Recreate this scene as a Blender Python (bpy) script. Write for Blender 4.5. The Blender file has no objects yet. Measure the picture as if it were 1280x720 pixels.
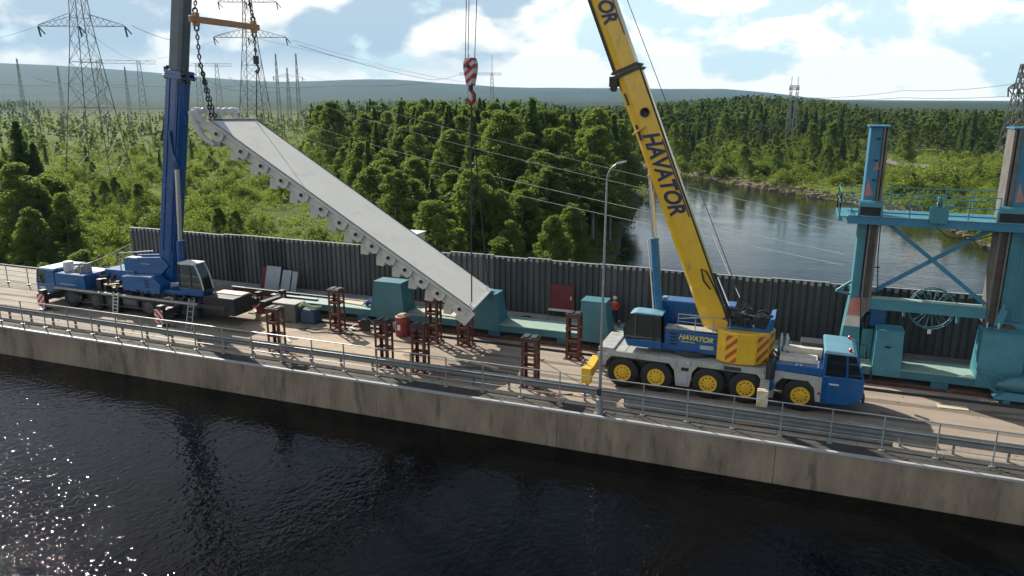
import bpy, math, random
import numpy as np
from mathutils import Vector, Matrix
from math import sin, cos, pi, radians, atan, hypot

# ------------------------------------------------------------------ camera, sky, sun, exposure
scene = bpy.context.scene
FPX = 950.0
PITCH = atan(238 / FPX); YAW = radians(20.7); ROLL = radians(0.2)
CAM = Vector((0, 0, 14.5))
_fh = Vector((-sin(YAW), cos(YAW), 0)); _r = Vector((cos(YAW), sin(YAW), 0)); _up = Vector((0, 0, 1))
_fw = _fh * cos(PITCH) - _up * sin(PITCH); _u = _fh * sin(PITCH) + _up * cos(PITCH)
_R = _r * cos(ROLL) + _u * sin(ROLL); _U = -_r * sin(ROLL) + _u * cos(ROLL)
cam_data = bpy.data.cameras.new('camera'); cam = bpy.data.objects.new('camera', cam_data)
scene.collection.objects.link(cam)
m = Matrix((_R, _U, -_fw)).transposed().to_4x4(); m.translation = CAM
cam.matrix_world = m
cam_data.sensor_width = 36; cam_data.lens = FPX / 1280 * 36
cam_data.clip_start = 0.5; cam_data.clip_end = 30000
scene.camera = cam

SUN_EL, SUN_AZ = radians(36.5), radians(146)          # azimuth measured from +X, anticlockwise
sun_dir = Vector((cos(SUN_EL) * cos(SUN_AZ), cos(SUN_EL) * sin(SUN_AZ), sin(SUN_EL)))
sd = bpy.data.lights.new('sun', 'SUN'); sd.energy = 4.6; sd.angle = radians(0.6); sd.color = (1, .93, .82)
so = bpy.data.objects.new('sun', sd); scene.collection.objects.link(so)
so.rotation_euler = (-sun_dir).to_track_quat('-Z', 'Y').to_euler()
scene.view_settings.view_transform = 'Standard'; scene.view_settings.look = 'None'
scene.view_settings.exposure = 0.68; scene.view_settings.gamma = 1
scene.cycles.max_bounces = 6; scene.cycles.transparent_max_bounces = 12
scene.cycles.volume_bounces = 0
scene.cycles.sample_clamp_indirect = 4; scene.cycles.sample_clamp_direct = 90

SKY_K = 0.055
def build_world():
    w = bpy.data.worlds.new('World'); scene.world = w; w.use_nodes = True
    nt = w.node_tree; nt.nodes.clear(); N = nt.nodes.new; L = nt.links.new
    out = N('ShaderNodeOutputWorld')
    sky = N('ShaderNodeTexSky'); sky.sky_type = 'NISHITA'; sky.sun_disc = False
    sky.sun_elevation = SUN_EL; sky.sun_rotation = pi / 2 - SUN_AZ
    sky.air_density = 1.0; sky.dust_density = 0.6; sky.ozone_density = 1.5
    bgs = N('ShaderNodeBackground'); bgs.inputs[1].default_value = SKY_K
    L(sky.outputs[0], bgs.inputs[0])
    tc = N('ShaderNodeTexCoord'); sep = N('ShaderNodeSeparateXYZ'); L(tc.outputs['Generated'], sep.inputs[0])
    def M(op, a, b=None, c=None):
        n = N('ShaderNodeMath'); n.operation = op
        for i, v in enumerate((a, b, c)):
            if v is None: continue
            if isinstance(v, (int, float)): n.inputs[i].default_value = v
            else: L(v, n.inputs[i])
        return n.outputs[0]
    def MR(v, a, b, c=0., d=1.):
        n = N('ShaderNodeMapRange'); n.interpolation_type = 'SMOOTHSTEP'
        L(v, n.inputs[0]); n.inputs[1].default_value = a; n.inputs[2].default_value = b
        n.inputs[3].default_value = c; n.inputs[4].default_value = d
        return n.outputs[0]
    cmb = N('ShaderNodeCombineXYZ'); L(sep.outputs[0], cmb.inputs[0]); L(sep.outputs[1], cmb.inputs[1]); L(M('MULTIPLY', sep.outputs[2], 1.9), cmb.inputs[2])
    def noise(scale, detail, rough, off, dist=0.):
        mp = N('ShaderNodeMapping'); L(cmb.outputs[0], mp.inputs[0]); mp.inputs['Location'].default_value = off
        n = N('ShaderNodeTexNoise'); n.inputs['Scale'].default_value = scale; n.inputs['Detail'].default_value = detail
        n.inputs['Roughness'].default_value = rough; n.inputs['Distortion'].default_value = dist
        L(mp.outputs[0], n.inputs['Vector']); return n.outputs['Fac']
    n1 = noise(7.5, 10, .55, (3.1, 7.7, 0), .2)
    n2 = noise(7.5, 8, .50, (3.1, 7.7, .075), .2)     # the same field a little higher up: thick cloud above means a grey base
    n3 = noise(4.0, 6, .5, (1.3, 4.2, 2.0), .1)
    side = M('MULTIPLY_ADD', sep.outputs[0], -0.20, -0.045)
    low = M('MULTIPLY', MR(sep.outputs[2], 0.0, 0.06, 1, 0), 0.12)
    cov = M('ADD', M('ADD', n1, side), low)
    dens = MR(cov, .45, .535)
    thick = MR(M('ADD', M('MULTIPLY_ADD', n2, .6, M('MULTIPLY', n3, .5)), M('MULTIPLY', side, .8)), .59, .675)
    fade = MR(sep.outputs[2], 0.01, 0.06, 0.0, 1.0)
    thick = M('MULTIPLY', thick, fade)
    mixc = N('ShaderNodeMix'); mixc.data_type = 'RGBA'; L(thick, mixc.inputs['Factor'])
    mixc.inputs['A'].default_value = (1.0, .955, .87, 1); mixc.inputs['B'].default_value = (.35, .44, .53, 1)
    bgc = N('ShaderNodeBackground'); L(mixc.outputs['Result'], bgc.inputs[0]); bgc.inputs[1].default_value = 0.95
    # whitish air near the horizon lifts the clear parts to a pale cyan
    bga = N('ShaderNodeBackground'); bga.inputs[0].default_value = (.61, .77, .80, 1); bga.inputs[1].default_value = .92
    mxa = N('ShaderNodeMixShader'); L(MR(sep.outputs[2], 0.06, 0.26, .93, .0), mxa.inputs[0]); L(bgs.outputs[0], mxa.inputs[1]); L(bga.outputs[0], mxa.inputs[2])
    # clouds overhead are thinner than near the horizon
    up = MR(sep.outputs[2], 0.12, 0.30, .97, .0)
    up = M('MAXIMUM', up, MR(sep.outputs[1], .15, -.25, 0, .9))  # unseen clouds behind the camera, added as neutral fill light
    mx = N('ShaderNodeMixShader'); L(M('MULTIPLY', dens, up), mx.inputs[0]); L(mxa.outputs[0], mx.inputs[1]); L(bgc.outputs[0], mx.inputs[2])
    L(mx.outputs[0], out.inputs[0])
build_world()

# ------------------------------------------------------------------ helpers
rnd = random.Random(7); rng = np.random.default_rng(7)
COL = scene.collection

def ray(x, y): return _fw * FPX + _R * (x - 640) - _U * (y - 360)
def onz(x, y, z=0.):
    d = ray(x, y); return CAM + d * ((z - CAM.z) / d.z)
def ony(x, y, Y):
    d = ray(x, y); return CAM + d * ((Y - CAM.y) / d.y)
def az(x, dist, z=0.):                        # a point on the ground in the direction of a column, at a distance
    d = ray(x, 122); d.z = 0; d.normalize(); return Vector((d.x * dist, d.y * dist, z))
def proj(p):
    v = Vector(p) - CAM; z = v.dot(_fw); return 640 + FPX * v.dot(_R) / z, 360 - FPX * v.dot(_U) / z, z

def origin_of(parent):
    o = Vector((0, 0, 0))
    while parent is not None:
        o += parent.location; parent = parent.parent
    return o

class MB:
    """collects geometry in world coordinates; build() links it as one mesh object under its parent"""
    def __init__(s): s.v = []; s.f = []; s.m = []; s.mats = []; s.cur = 0
    def mat(s, m):
        if m not in s.mats: s.mats.append(m)
        s.cur = s.mats.index(m); return s
    def add(s, vs, fs):
        b = len(s.v); s.v += [tuple(v) for v in vs]
        s.f += [tuple(b + i for i in f) for f in fs]; s.m += [s.cur] * len(fs); return s
    def box(s, x0, y0, z0, x1, y1, z1):
        vs = [(x, y, z) for z in (z0, z1) for y in (y0, y1) for x in (x0, x1)]
        return s.add(vs, [(0, 2, 3, 1), (4, 5, 7, 6), (0, 1, 5, 4), (2, 6, 7, 3), (0, 4, 6, 2), (1, 3, 7, 5)])
    def hexa(s, low, high):                   # two rings of four points
        return s.add(list(low) + list(high), [(3, 2, 1, 0), (4, 5, 6, 7), (0, 1, 5, 4), (1, 2, 6, 5), (2, 3, 7, 6), (3, 0, 4, 7)])
    def prismY(s, poly, y0, y1):              # polygon in XZ (counter clockwise seen from -Y) pushed along Y
        n = len(poly)
        vs = [(x, y0, z) for x, z in poly] + [(x, y1, z) for x, z in poly]
        return s.add(vs, [tuple(range(n)), tuple(range(2 * n - 1, n - 1, -1))] + [((i + 1) % n, i, n + i, n + (i + 1) % n) for i in range(n)])
    def bar(s, p, q, w, h=None, up=(0, 0, 1)):
        h = h or w; p, q = Vector(p), Vector(q); d = (q - p).normalized(); up = Vector(up)
        if abs(d.dot(up)) > .98: up = Vector((0, 1, 0))
        a = d.cross(up).normalized(); b = a.cross(d)
        ring = lambda c: [c - a * w / 2 - b * h / 2, c + a * w / 2 - b * h / 2, c + a * w / 2 + b * h / 2, c - a * w / 2 + b * h / 2]
        return s.hexa(ring(p), ring(q))
    def tube(s, p, q, r, r2=None, n=8):
        return s.path([p, q], [r, r if r2 is None else r2], n)
    def path(s, pts, r, n=6, closed=False):
        pts = [Vector(p) for p in pts]; k = len(pts)
        rs = r if isinstance(r, (list, tuple)) else [r] * k
        b = len(s.v); up = None
        for i, p in enumerate(pts):
            if closed: d = pts[(i + 1) % k] - pts[i - 1]
            else: d = pts[min(i + 1, k - 1)] - pts[max(i - 1, 0)]
            d.normalize()
            if up is None: up = Vector((0, 0, 1)) if abs(d.z) < .9 else Vector((0, 1, 0))
            a = d.cross(up)
            if a.length < 1e-4: a = d.orthogonal()
            a.normalize(); c = a.cross(d); up = c
            for j in range(n):
                t = 2 * pi * j / n; s.v.append(tuple(p + (a * cos(t) + c * sin(t)) * rs[i]))
        fs = []
        for i in range(k if closed else k - 1):
            i2 = (i + 1) % k
            for j in range(n):
                j2 = (j + 1) % n; fs.append((b + i * n + j, b + i2 * n + j, b + i2 * n + j2, b + i * n + j2))
        if not closed:
            fs.append(tuple(b + j for j in range(n))); fs.append(tuple(b + (k - 1) * n + n - 1 - j for j in range(n)))
        s.f += fs; s.m += [s.cur] * len(fs); return s
    def disc_y(s, cx, cy, cz, prof, n=24):     # lathe about an axis along Y: prof = [(y offset, radius)...]
        b = len(s.v); k = len(prof)
        for dy, r in prof:
            for j in range(n):
                t = 2 * pi * j / n; s.v.append((cx + r * cos(t), cy + dy, cz + r * sin(t)))
        fs = [(b + i * n + j, b + i * n + (j + 1) % n, b + (i + 1) * n + (j + 1) % n, b + (i + 1) * n + j) for i in range(k - 1) for j in range(n)]
        fs.append(tuple(b + n - 1 - j for j in range(n))); fs.append(tuple(b + (k - 1) * n + j for j in range(n)))
        s.f += fs; s.m += [s.cur] * len(fs); return s
    def lathe(s, cx, cy, prof, n=16):          # about Z: prof = [(z, radius)...]
        b = len(s.v); k = len(prof)
        for z, r in prof:
            for j in range(n):
                t = 2 * pi * j / n; s.v.append((cx + r * cos(t), cy + r * sin(t), z))
        fs = [(b + i * n + j, b + i * n + (j + 1) % n, b + (i + 1) * n + (j + 1) % n, b + (i + 1) * n + j) for i in range(k - 1) for j in range(n)]
        fs.append(tuple(b + n - 1 - j for j in range(n))); fs.append(tuple(b + (k - 1) * n + j for j in range(n)))
        s.f += fs; s.m += [s.cur] * len(fs); return s
    def build(s, name, mat=None, parent=None, bevel=0., smooth=False):
        o0 = origin_of(parent)
        me = bpy.data.meshes.new(name)
        me.from_pydata([(v[0] - o0.x, v[1] - o0.y, v[2] - o0.z) for v in s.v], [], s.f)
        if s.mats:
            for mm in s.mats: me.materials.append(mm)
            me.polygons.foreach_set('material_index', s.m)
        elif mat: me.materials.append(mat)
        if mat and s.mats: pass
        me.validate(); me.update()
        if smooth:
            me.polygons.foreach_set('use_smooth', [True] * len(me.polygons)); me.set_sharp_from_angle(angle=radians(38))
        o = bpy.data.objects.new(name, me); COL.objects.link(o); o.parent = parent
        if bevel:
            bm = o.modifiers.new('bevel', 'BEVEL'); bm.width = bevel; bm.segments = 2; bm.limit_method = 'ANGLE'; bm.angle_limit = radians(40)
        return o

def pieces(mb, name, mt=None, parent=None, **k):
    """each connected piece of mb becomes an object of its own"""
    par = list(range(len(mb.v)))
    def find(a):
        while par[a] != a: par[a] = par[par[a]]; a = par[a]
        return a
    for f in mb.f:
        for j in f[1:]: par[find(j)] = find(f[0])
    g = {}
    for f, m_ in zip(mb.f, mb.m): g.setdefault(find(f[0]), []).append((f, m_))
    out = []
    for fs in g.values():
        q = MB(); q.mats = mb.mats; ids = sorted({j for f, _ in fs for j in f}); mp = {j: i for i, j in enumerate(ids)}
        q.v = [mb.v[j] for j in ids]; q.f = [tuple(mp[j] for j in f) for f, _ in fs]; q.m = [m_ for _, m_ in fs]
        out.append(q.build(name, mt, parent, **k))
    return out
def tag(o, label=None, cat=None, group=None, kind=None):
    if label: o['label'] = label
    if cat: o['category'] = cat
    if group: o['group'] = group
    if kind: o['kind'] = kind
    return o
def empty(name, loc, label, cat, group=None):
    o = bpy.data.objects.new(name, None); o.location = loc; o.empty_display_size = .3
    COL.objects.link(o); return tag(o, label, cat, group)
def dup(root, loc, rotz=0., scale=1., label=None, group=None):
    def cp(o, par):
        c = o.copy(); COL.objects.link(c); c.parent = par
        for ch in o.children: cp(ch, c)
        return c
    c = cp(root, None); c.location = loc; c.rotation_euler = (0, 0, rotz)
    c.scale = (scale,) * 3 if isinstance(scale, (int, float)) else scale
    if label: c['label'] = label
    if group: c['group'] = group
    return c

def mesh_quads(name, V, mat, parent=None, tint=None):
    """V: array (n,4,3) of quads"""
    n = len(V); me = bpy.data.meshes.new(name)
    me.vertices.add(n * 4); me.vertices.foreach_set('co', V.reshape(-1).astype(np.float32))
    me.loops.add(n * 4); me.loops.foreach_set('vertex_index', np.arange(n * 4, dtype=np.int32))
    me.polygons.add(n); me.polygons.foreach_set('loop_start', np.arange(0, n * 4, 4, dtype=np.int32))
    me.polygons.foreach_set('loop_total', np.full(n, 4, dtype=np.int32))
    if tint is not None:
        a = me.attributes.new('tint', 'FLOAT', 'FACE'); a.data.foreach_set('value', tint.astype(np.float32))
    me.materials.append(mat); me.update(calc_edges=True)
    o = bpy.data.objects.new(name, me)
    COL.objects.link(o); o.parent = parent
    return o

# ------------------------------------------------------------------ materials
def mat(name, col, rough=.6, metal=0., var=.25, scale=2., bump=0., bscale=None, col2=None, stretch=(1, 1, 1), rvar=.1, spec=.5, coat=0., dirt=None):
    m = bpy.data.materials.new(name); m.use_nodes = True; nt = m.node_tree; N = nt.nodes.new; L = nt.links.new
    b = nt.nodes['Principled BSDF']
    b.inputs['Metallic'].default_value = metal; b.inputs['Specular IOR Level'].default_value = spec
    b.inputs['Coat Weight'].default_value = coat; b.inputs['Coat Roughness'].default_value = .12
    geo = N('ShaderNodeNewGeometry'); mp = N('ShaderNodeMapping'); mp.inputs['Scale'].default_value = stretch
    L(geo.outputs['Position'], mp.inputs[0])
    n = N('ShaderNodeTexNoise'); n.inputs['Scale'].default_value = scale; n.inputs['Detail'].default_value = 8; n.inputs['Roughness'].default_value = .62
    L(mp.outputs[0], n.inputs['Vector'])
    ramp = N('ShaderNodeMapRange'); ramp.inputs[1].default_value = .32; ramp.inputs[2].default_value = .68; L(n.outputs['Fac'], ramp.inputs[0])
    mx = N('ShaderNodeMix'); mx.data_type = 'RGBA'
    c2 = col2 or tuple(c * (1 - var) for c in col)
    mx.inputs['A'].default_value = (*col, 1); mx.inputs['B'].default_value = (*c2, 1); L(ramp.outputs[0], mx.inputs['Factor'])
    last = mx.outputs['Result']
    if dirt:                                   # (colour, scale, threshold, stretch): patches of dirt, rust or faded paint
        dc, ds, dt, dst = dirt
        mp2 = N('ShaderNodeMapping'); mp2.inputs['Scale'].default_value = dst; mp2.inputs['Location'].default_value = (5, 3, 1); L(geo.outputs['Position'], mp2.inputs[0])
        n2 = N('ShaderNodeTexNoise'); n2.inputs['Scale'].default_value = ds; n2.inputs['Detail'].default_value = 9; n2.inputs['Roughness'].default_value = .7; L(mp2.outputs[0], n2.inputs['Vector'])
        r2 = N('ShaderNodeMapRange'); r2.inputs[1].default_value = dt; r2.inputs[2].default_value = dt + .12; L(n2.outputs['Fac'], r2.inputs[0])
        m2 = N('ShaderNodeMix'); m2.data_type = 'RGBA'; L(last, m2.inputs['A']); m2.inputs['B'].default_value = (*dc, 1)
        mm = N('ShaderNodeMath'); mm.operation = 'MULTIPLY'; mm.inputs[1].default_value = .8; L(r2.outputs[0], mm.inputs[0]); L(mm.outputs[0], m2.inputs['Factor'])
        last = m2.outputs['Result']
    L(last, b.inputs['Base Color'])
    rr = N('ShaderNodeMapRange'); rr.inputs[3].default_value = max(.03, rough - rvar); rr.inputs[4].default_value = min(1, rough + rvar); L(n.outputs['Fac'], rr.inputs[0]); L(rr.outputs[0], b.inputs['Roughness'])
    if bump:
        nb = N('ShaderNodeTexNoise'); nb.inputs['Scale'].default_value = bscale or scale * 8; nb.inputs['Detail'].default_value = 6; L(mp.outputs[0], nb.inputs['Vector'])
        bp = N('ShaderNodeBump'); bp.inputs['Strength'].default_value = 1; bp.inputs['Distance'].default_value = bump; L(nb.outputs['Fac'], bp.inputs['Height']); L(bp.outputs[0], b.inputs['Normal'])
    return m

def stripes(name, ca, cb, period, direction, rough=.5):
    """hazard stripes: sharp bands of two paints"""
    m = bpy.data.materials.new(name); m.use_nodes = True; nt = m.node_tree; N = nt.nodes.new; L = nt.links.new
    b = nt.nodes['Principled BSDF']; geo = N('ShaderNodeNewGeometry')
    dp = N('ShaderNodeVectorMath'); dp.operation = 'DOT_PRODUCT'; L(geo.outputs['Position'], dp.inputs[0]); dp.inputs[1].default_value = Vector(direction).normalized() / period
    fr = N('ShaderNodeMath'); fr.operation = 'FRACT'; L(dp.outputs['Value'], fr.inputs[0])
    gt = N('ShaderNodeMath'); gt.operation = 'GREATER_THAN'; gt.inputs[1].default_value = .5; L(fr.outputs[0], gt.inputs[0])
    mx = N('ShaderNodeMix'); mx.data_type = 'RGBA'; mx.inputs['A'].default_value = (*ca, 1); mx.inputs['B'].default_value = (*cb, 1); L(gt.outputs[0], mx.inputs['Factor'])
    L(mx.outputs['Result'], b.inputs['Base Color']); b.inputs['Roughness'].default_value = rough
    return m

def glass(name, tint=(.25, .34, .30), mixf=.28):
    m = bpy.data.materials.new(name); m.use_nodes = True; nt = m.node_tree; nt.nodes.clear(); N = nt.nodes.new; L = nt.links.new
    o = N('ShaderNodeOutputMaterial'); t = N('ShaderNodeBsdfTransparent'); t.inputs[0].default_value = (*tint, 1)
    g = N('ShaderNodeBsdfGlossy'); g.inputs['Roughness'].default_value = .04; g.inputs['Color'].default_value = (.85, .95, .9, 1)
    f = N('ShaderNodeFresnel'); f.inputs[0].default_value = 1.5
    ad = N('ShaderNodeMath'); ad.operation = 'ADD'; ad.inputs[1].default_value = mixf * .5; L(f.outputs[0], ad.inputs[0])
    mx = N('ShaderNodeMixShader'); L(ad.outputs[0], mx.inputs[0]); L(t.outputs[0], mx.inputs[1]); L(g.outputs[0], mx.inputs[2]); L(mx.outputs[0], o.inputs[0])
    return m

def foliage(name, ca, cb, trans=.45):
    m = bpy.data.materials.new(name); m.use_nodes = True; nt = m.node_tree; nt.nodes.clear(); N = nt.nodes.new; L = nt.links.new
    o = N('ShaderNodeOutputMaterial')
    oi = N('ShaderNodeObjectInfo'); at = N('ShaderNodeAttribute'); at.attribute_name = 'tint'
    ad = N('ShaderNodeMath'); ad.operation = 'ADD'; L(oi.outputs['Random'], ad.inputs[0]); L(at.outputs['Fac'], ad.inputs[1])
    fr = N('ShaderNodeMath'); fr.operation = 'PINGPONG'; fr.inputs[1].default_value = 1; L(ad.outputs[0], fr.inputs[0])
    mx = N('ShaderNodeMix'); mx.data_type = 'RGBA'; mx.inputs['A'].default_value = (*ca, 1); mx.inputs['B'].default_value = (*cb, 1); L(fr.outputs[0], mx.inputs['Factor'])
    d = N('ShaderNodeBsdfPrincipled'); d.inputs['Roughness'].default_value = .55; d.inputs['Specular IOR Level'].default_value = .25; L(mx.outputs['Result'], d.inputs['Base Color'])
    g = N('ShaderNodeMix'); g.data_type = 'RGBA'; g.blend_type = 'MULTIPLY'; g.inputs['Factor'].default_value = 1
    L(mx.outputs['Result'], g.inputs['A']); g.inputs['B'].default_value = (1.25, 1.35, .6, 1)
    t = N('ShaderNodeBsdfTranslucent'); L(g.outputs['Result'], t.inputs[0])
    ms = N('ShaderNodeMixShader'); ms.inputs[0].default_value = trans; L(d.outputs[0], ms.inputs[1]); L(t.outputs[0], ms.inputs[2]); L(ms.outputs[0], o.inputs[0])
    return m

M = {}
M['road'] = mat('dusty_road', (.325, .275, .22), .85, var=.18, scale=.9, bump=.012, bscale=12, col2=(.25, .20, .15), stretch=(.35, 1.6, 1), dirt=((.13, .11, .09), .55, .57, (.25, 1.1, 1)))
M['walk'] = mat('grey_walkway', (.065, .060, .054), .85, var=.35, scale=.9, bump=.01, bscale=10, dirt=((.13, .115, .095), .6, .60, (.5, 1, 1)))
M['kerb'] = mat('kerb_concrete', (.42, .37, .30), .9, var=.3, scale=1.5, bump=.01)
M['conc'] = mat('stained_concrete', (.35, .275, .20), .85, scale=.8, col2=(.19, .145, .105), bump=.02, bscale=9, stretch=(1, 1, .35), dirt=((.10, .085, .065), 1.5, .52, (.9, .9, .2)))
M['conc2'] = mat('grey_concrete', (.30, .29, .28), .9, var=.3, scale=1., bump=.01)
M['edge'] = mat('pale_edge_strip', (.46, .46, .46), .5, var=.25, scale=4)
M['galv'] = mat('galvanised_steel', (.42, .44, .45), .42, metal=.75, var=.3, scale=5)
M['rail'] = mat('painted_rail', (.40, .42, .42), .4, metal=.5, var=.25, scale=4)
M['guard'] = mat('guard_rail_steel', (.19, .20, .20), .65, metal=.1, var=.3, scale=1.5)
M['wall'] = mat('weathered_sheet_wall', (.085, .092, .098), .75, scale=.9, col2=(.048, .052, .056), stretch=(3, 1, .25), bump=.006, bscale=20, dirt=((.095, .10, .105), 1.8, .6, (1.6, 1, .25)))
M['walltop'] = mat('weathered_sunlit_edge', (.32, .33, .33), .7, var=.35, scale=3)  # weathered sheet top, with sunlight on the edge put into the colour
M['teal'] = mat('teal_paint', (.06, .20, .24), .5, var=.2, scale=1.2, dirt=((.12, .19, .19), 1.6, .6, (1, 1, .5)), col2=(.048, .16, .195))
M['teal_pale'] = mat('sunlit_pale_teal', (.30, .43, .37), .6, var=.2, scale=1.5)  # paler copy of the teal: sunlight on beam tops put into the colour
M['gantry'] = mat('gantry_blue_paint', (.045, .21, .35), .5, var=.25, scale=1.4, dirt=((.20, .12, .10), 1.6, .62, (1, 1, .5)))
M['gantry_teal'] = mat('gantry_teal_paint', (.06, .24, .30), .5, var=.25, scale=1.4)
M['gantry_brown'] = mat('greyed_steel', (.17, .155, .14), .7, var=.35, scale=2, dirt=((.10, .07, .05), 2, .56, (1, 1, .4)))
M['pink'] = mat('faded_red_paint', (.46, .12, .10), .7, scale=3, col2=(.42, .26, .23))
M['rust'] = mat('red_brown_primer', (.14, .042, .028), .75, scale=3, col2=(.07, .028, .022), dirt=((.24, .12, .07), 5, .55, (1, 1, 1)))
M['panel_face'] = mat('panel_grey_white', (.80, .77, .69), .6, var=.10, scale=.35, stretch=(1, 1, 1), dirt=((.66, .62, .54), .8, .55, (1, .4, 1)))
M['panel_side'] = mat('panel_off_white', (.70, .66, .58), .55, var=.2, scale=1.5)
M['rubber'] = mat('black_rubber', (.018, .018, .018), .6, var=.3, scale=5)
M['tyre'] = mat('dusty_tyre', (.022, .021, .02), .75, var=.3, scale=5)
M['rim_grey'] = mat('grey_rim', (.10, .10, .10), .6, var=.3, scale=5)
M['black'] = mat('black_machinery', (.02, .021, .022), .5, var=.4, scale=4)
M['dark'] = mat('dark_grey_metal', (.05, .052, .055), .5, metal=.2, var=.3, scale=3, dirt=((.09, .07, .05), 4, .58, (1, 1, 1)))
M['yellow'] = mat('yellow_paint', (.80, .48, .03), .32, var=.10, scale=1.5, coat=.35, dirt=((.44, .30, .07), 2.6, .57, (1, 1, .6)))
M['blue'] = mat('blue_paint', (.012, .105, .30), .28, var=.2, scale=1.5, coat=.5, dirt=((.07, .10, .15), 2.8, .56, (1, 1, .5)))
M['blue2'] = mat('deep_blue_paint', (.005, .075, .26), .28, var=.2, scale=1.5, coat=.5)
M['cyl_blue'] = mat('mid_blue_paint', (.02, .15, .33), .35, var=.2, scale=1.5, coat=.3)
M['boom_grey'] = mat('blue_grey_paint', (.065, .10, .125), .35, var=.25, scale=1.5, coat=.3)
M['roof'] = mat('pale_blue_roof', (.15, .32, .41), .35, var=.2, scale=2, coat=.3)
M['cargrey'] = mat('light_grey_paint', (.42, .42, .40), .45, var=.18, scale=2, dirt=((.27, .23, .18), 2.4, .53, (1, 1, .5)))
M['white'] = mat('white_paint', (.72, .71, .68), .5, var=.2, scale=3)
M['cream'] = mat('cream_paint', (.68, .62, .50), .6, var=.2, scale=3)
M['chrome'] = mat('chromed_rod', (.62, .62, .62), .2, metal=1, var=.1, scale=2)
M['hose'] = mat('black_hose', (.02, .02, .02), .5)
M['redhose'] = mat('red_hose', (.35, .05, .03), .5)
M['redpaint'] = mat('dull_red_paint', (.26, .035, .03), .55, var=.3, scale=4)
M['door_red'] = mat('dark_red_door', (.16, .02, .028), .55, var=.2, scale=3)
M['orange'] = mat('orange_beam_paint', (.55, .24, .11), .5, var=.3, scale=3, dirt=((.25, .13, .08), 3, .6, (1, 1, 1)))
M['chain'] = mat('chain_steel', (.06, .055, .055), .5, metal=.7)
M['wood'] = mat('pale_timber', (.42, .30, .18), .8, var=.35, scale=4, stretch=(1, 6, 1))
M['ply'] = mat('pale_plywood', (.60, .52, .36), .8, var=.2, scale=3)
M['slab'] = mat('grey_board', (.40, .44, .47), .6, var=.15, scale=2)
M['pylon'] = mat('pylon_steel', (.16, .15, .15), .55, metal=.3, var=.3, scale=1)
M['pylon_far'] = mat('hazed_pylon_steel', (.30, .31, .32), .6, var=.2, scale=1)  # lighter steel for far masts: distance haze put into the colour
M['wire'] = mat('aluminium_conductor', (.85, .86, .84), .3, metal=.6, var=.1, scale=1)
M['wire_dim'] = mat('weathered_conductor', (.30, .33, .30), .85, metal=0, var=.1, scale=1, spec=.2)
M['logo'] = mat('navy_lettering', (.012, .022, .075), .4, var=.1)
M['logo_y'] = mat('yellow_lettering', (.72, .62, .12), .4, var=.1)
M['redlamp'] = mat('red_lamp_lens', (.5, .03, .02), .2, var=.1)
M['glass'] = glass('tinted_glass'); M['glass_dark'] = glass('dark_glass', (.10, .17, .13), .3)
M['red_white'] = stripes('red_white_stripes', (.45, .02, .035), (.62, .58, .55), .30, (1, 0, 1))
M['red_white2'] = stripes('red_white_stripes_mirrored', (.45, .02, .035), (.62, .58, .55), .30, (-1, 0, 1))
M['red_yellow'] = stripes('red_yellow_stripes', (.50, .07, .02), (.70, .46, .03), .34, (-1, 0.0, 1))
M['white_yellow'] = stripes('white_yellow_stripes', (.60, .50, .22), (.62, .60, .55), .30, (-1, -1, 1))
M['bark_birch'] = mat('birch_bark', (.50, .48, .44), .8, var=.5, scale=6)
M['bark'] = mat('brown_bark', (.12, .085, .06), .9, var=.4, scale=6)
M['leaf_birch'] = foliage('birch_leaves', (.115, .17, .05), (.185, .235, .065), .55)
M['leaf_spruce'] = foliage('spruce_needles', (.085, .135, .05), (.125, .18, .062), .5)
M['leaf_pine'] = foliage('pine_needles', (.08, .125, .045), (.11, .155, .05), .42)
M['leaf_shrub'] = foliage('willow_leaves', (.115, .165, .038), (.21, .25, .055), .55)
M['leaf_far'] = foliage('far_tree_leaves', (.075, .12, .045), (.165, .21, .065), .5)
M['skin'] = mat('skin', (.45, .27, .2), .5, var=.1)
M['jacket'] = mat('red_jacket_cloth', (.62, .05, .03), .8, var=.2, scale=6)
M['trouser'] = mat('dark_work_trousers', (.025, .03, .035), .85, var=.2)
M['cloth_blue'] = mat('blue_cloth', (.02, .06, .22), .7, var=.3)
M['tarp'] = mat('green_tarpaulin', (.35, .48, .22), .6, var=.3, scale=4)

# ------------------------------------------------------------------ terrain, water, hills
RIVER = np.array([(-16, 46), (-20, 80), (-23, 112), (-29, 145), (-33, 175), (-36, 205), (-48, 235), (-80, 265), (-150, 320), (-300, 420),
                  (-290, 460), (-150, 362), (-70, 300), (-34, 250), (-15, 226), (0, 211), (11, 199), (21, 182), (26, 165), (29, 148), (30, 127), (34, 90), (38, 46)], float)
RW = -10.0
def river_sd(x, y):
    """signed distance to the river outline, negative inside"""
    x = np.asarray(x, float); y = np.asarray(y, float); d = np.full(x.shape, 1e9); ins = np.zeros(x.shape, bool)
    n = len(RIVER)
    for i in range(n):
        ax, ay = RIVER[i]; bx, by = RIVER[(i + 1) % n]
        ex, ey = bx - ax, by - ay; t = np.clip(((x - ax) * ex + (y - ay) * ey) / (ex * ex + ey * ey), 0, 1)
        d = np.minimum(d, np.hypot(x - ax - t * ex, y - ay - t * ey))
        c = ((ay > y) != (by > y)) & (x < (bx - ax) * (y - ay) / (by - ay + 1e-12) + ax); ins ^= c
    return np.where(ins, -d, d)
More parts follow.
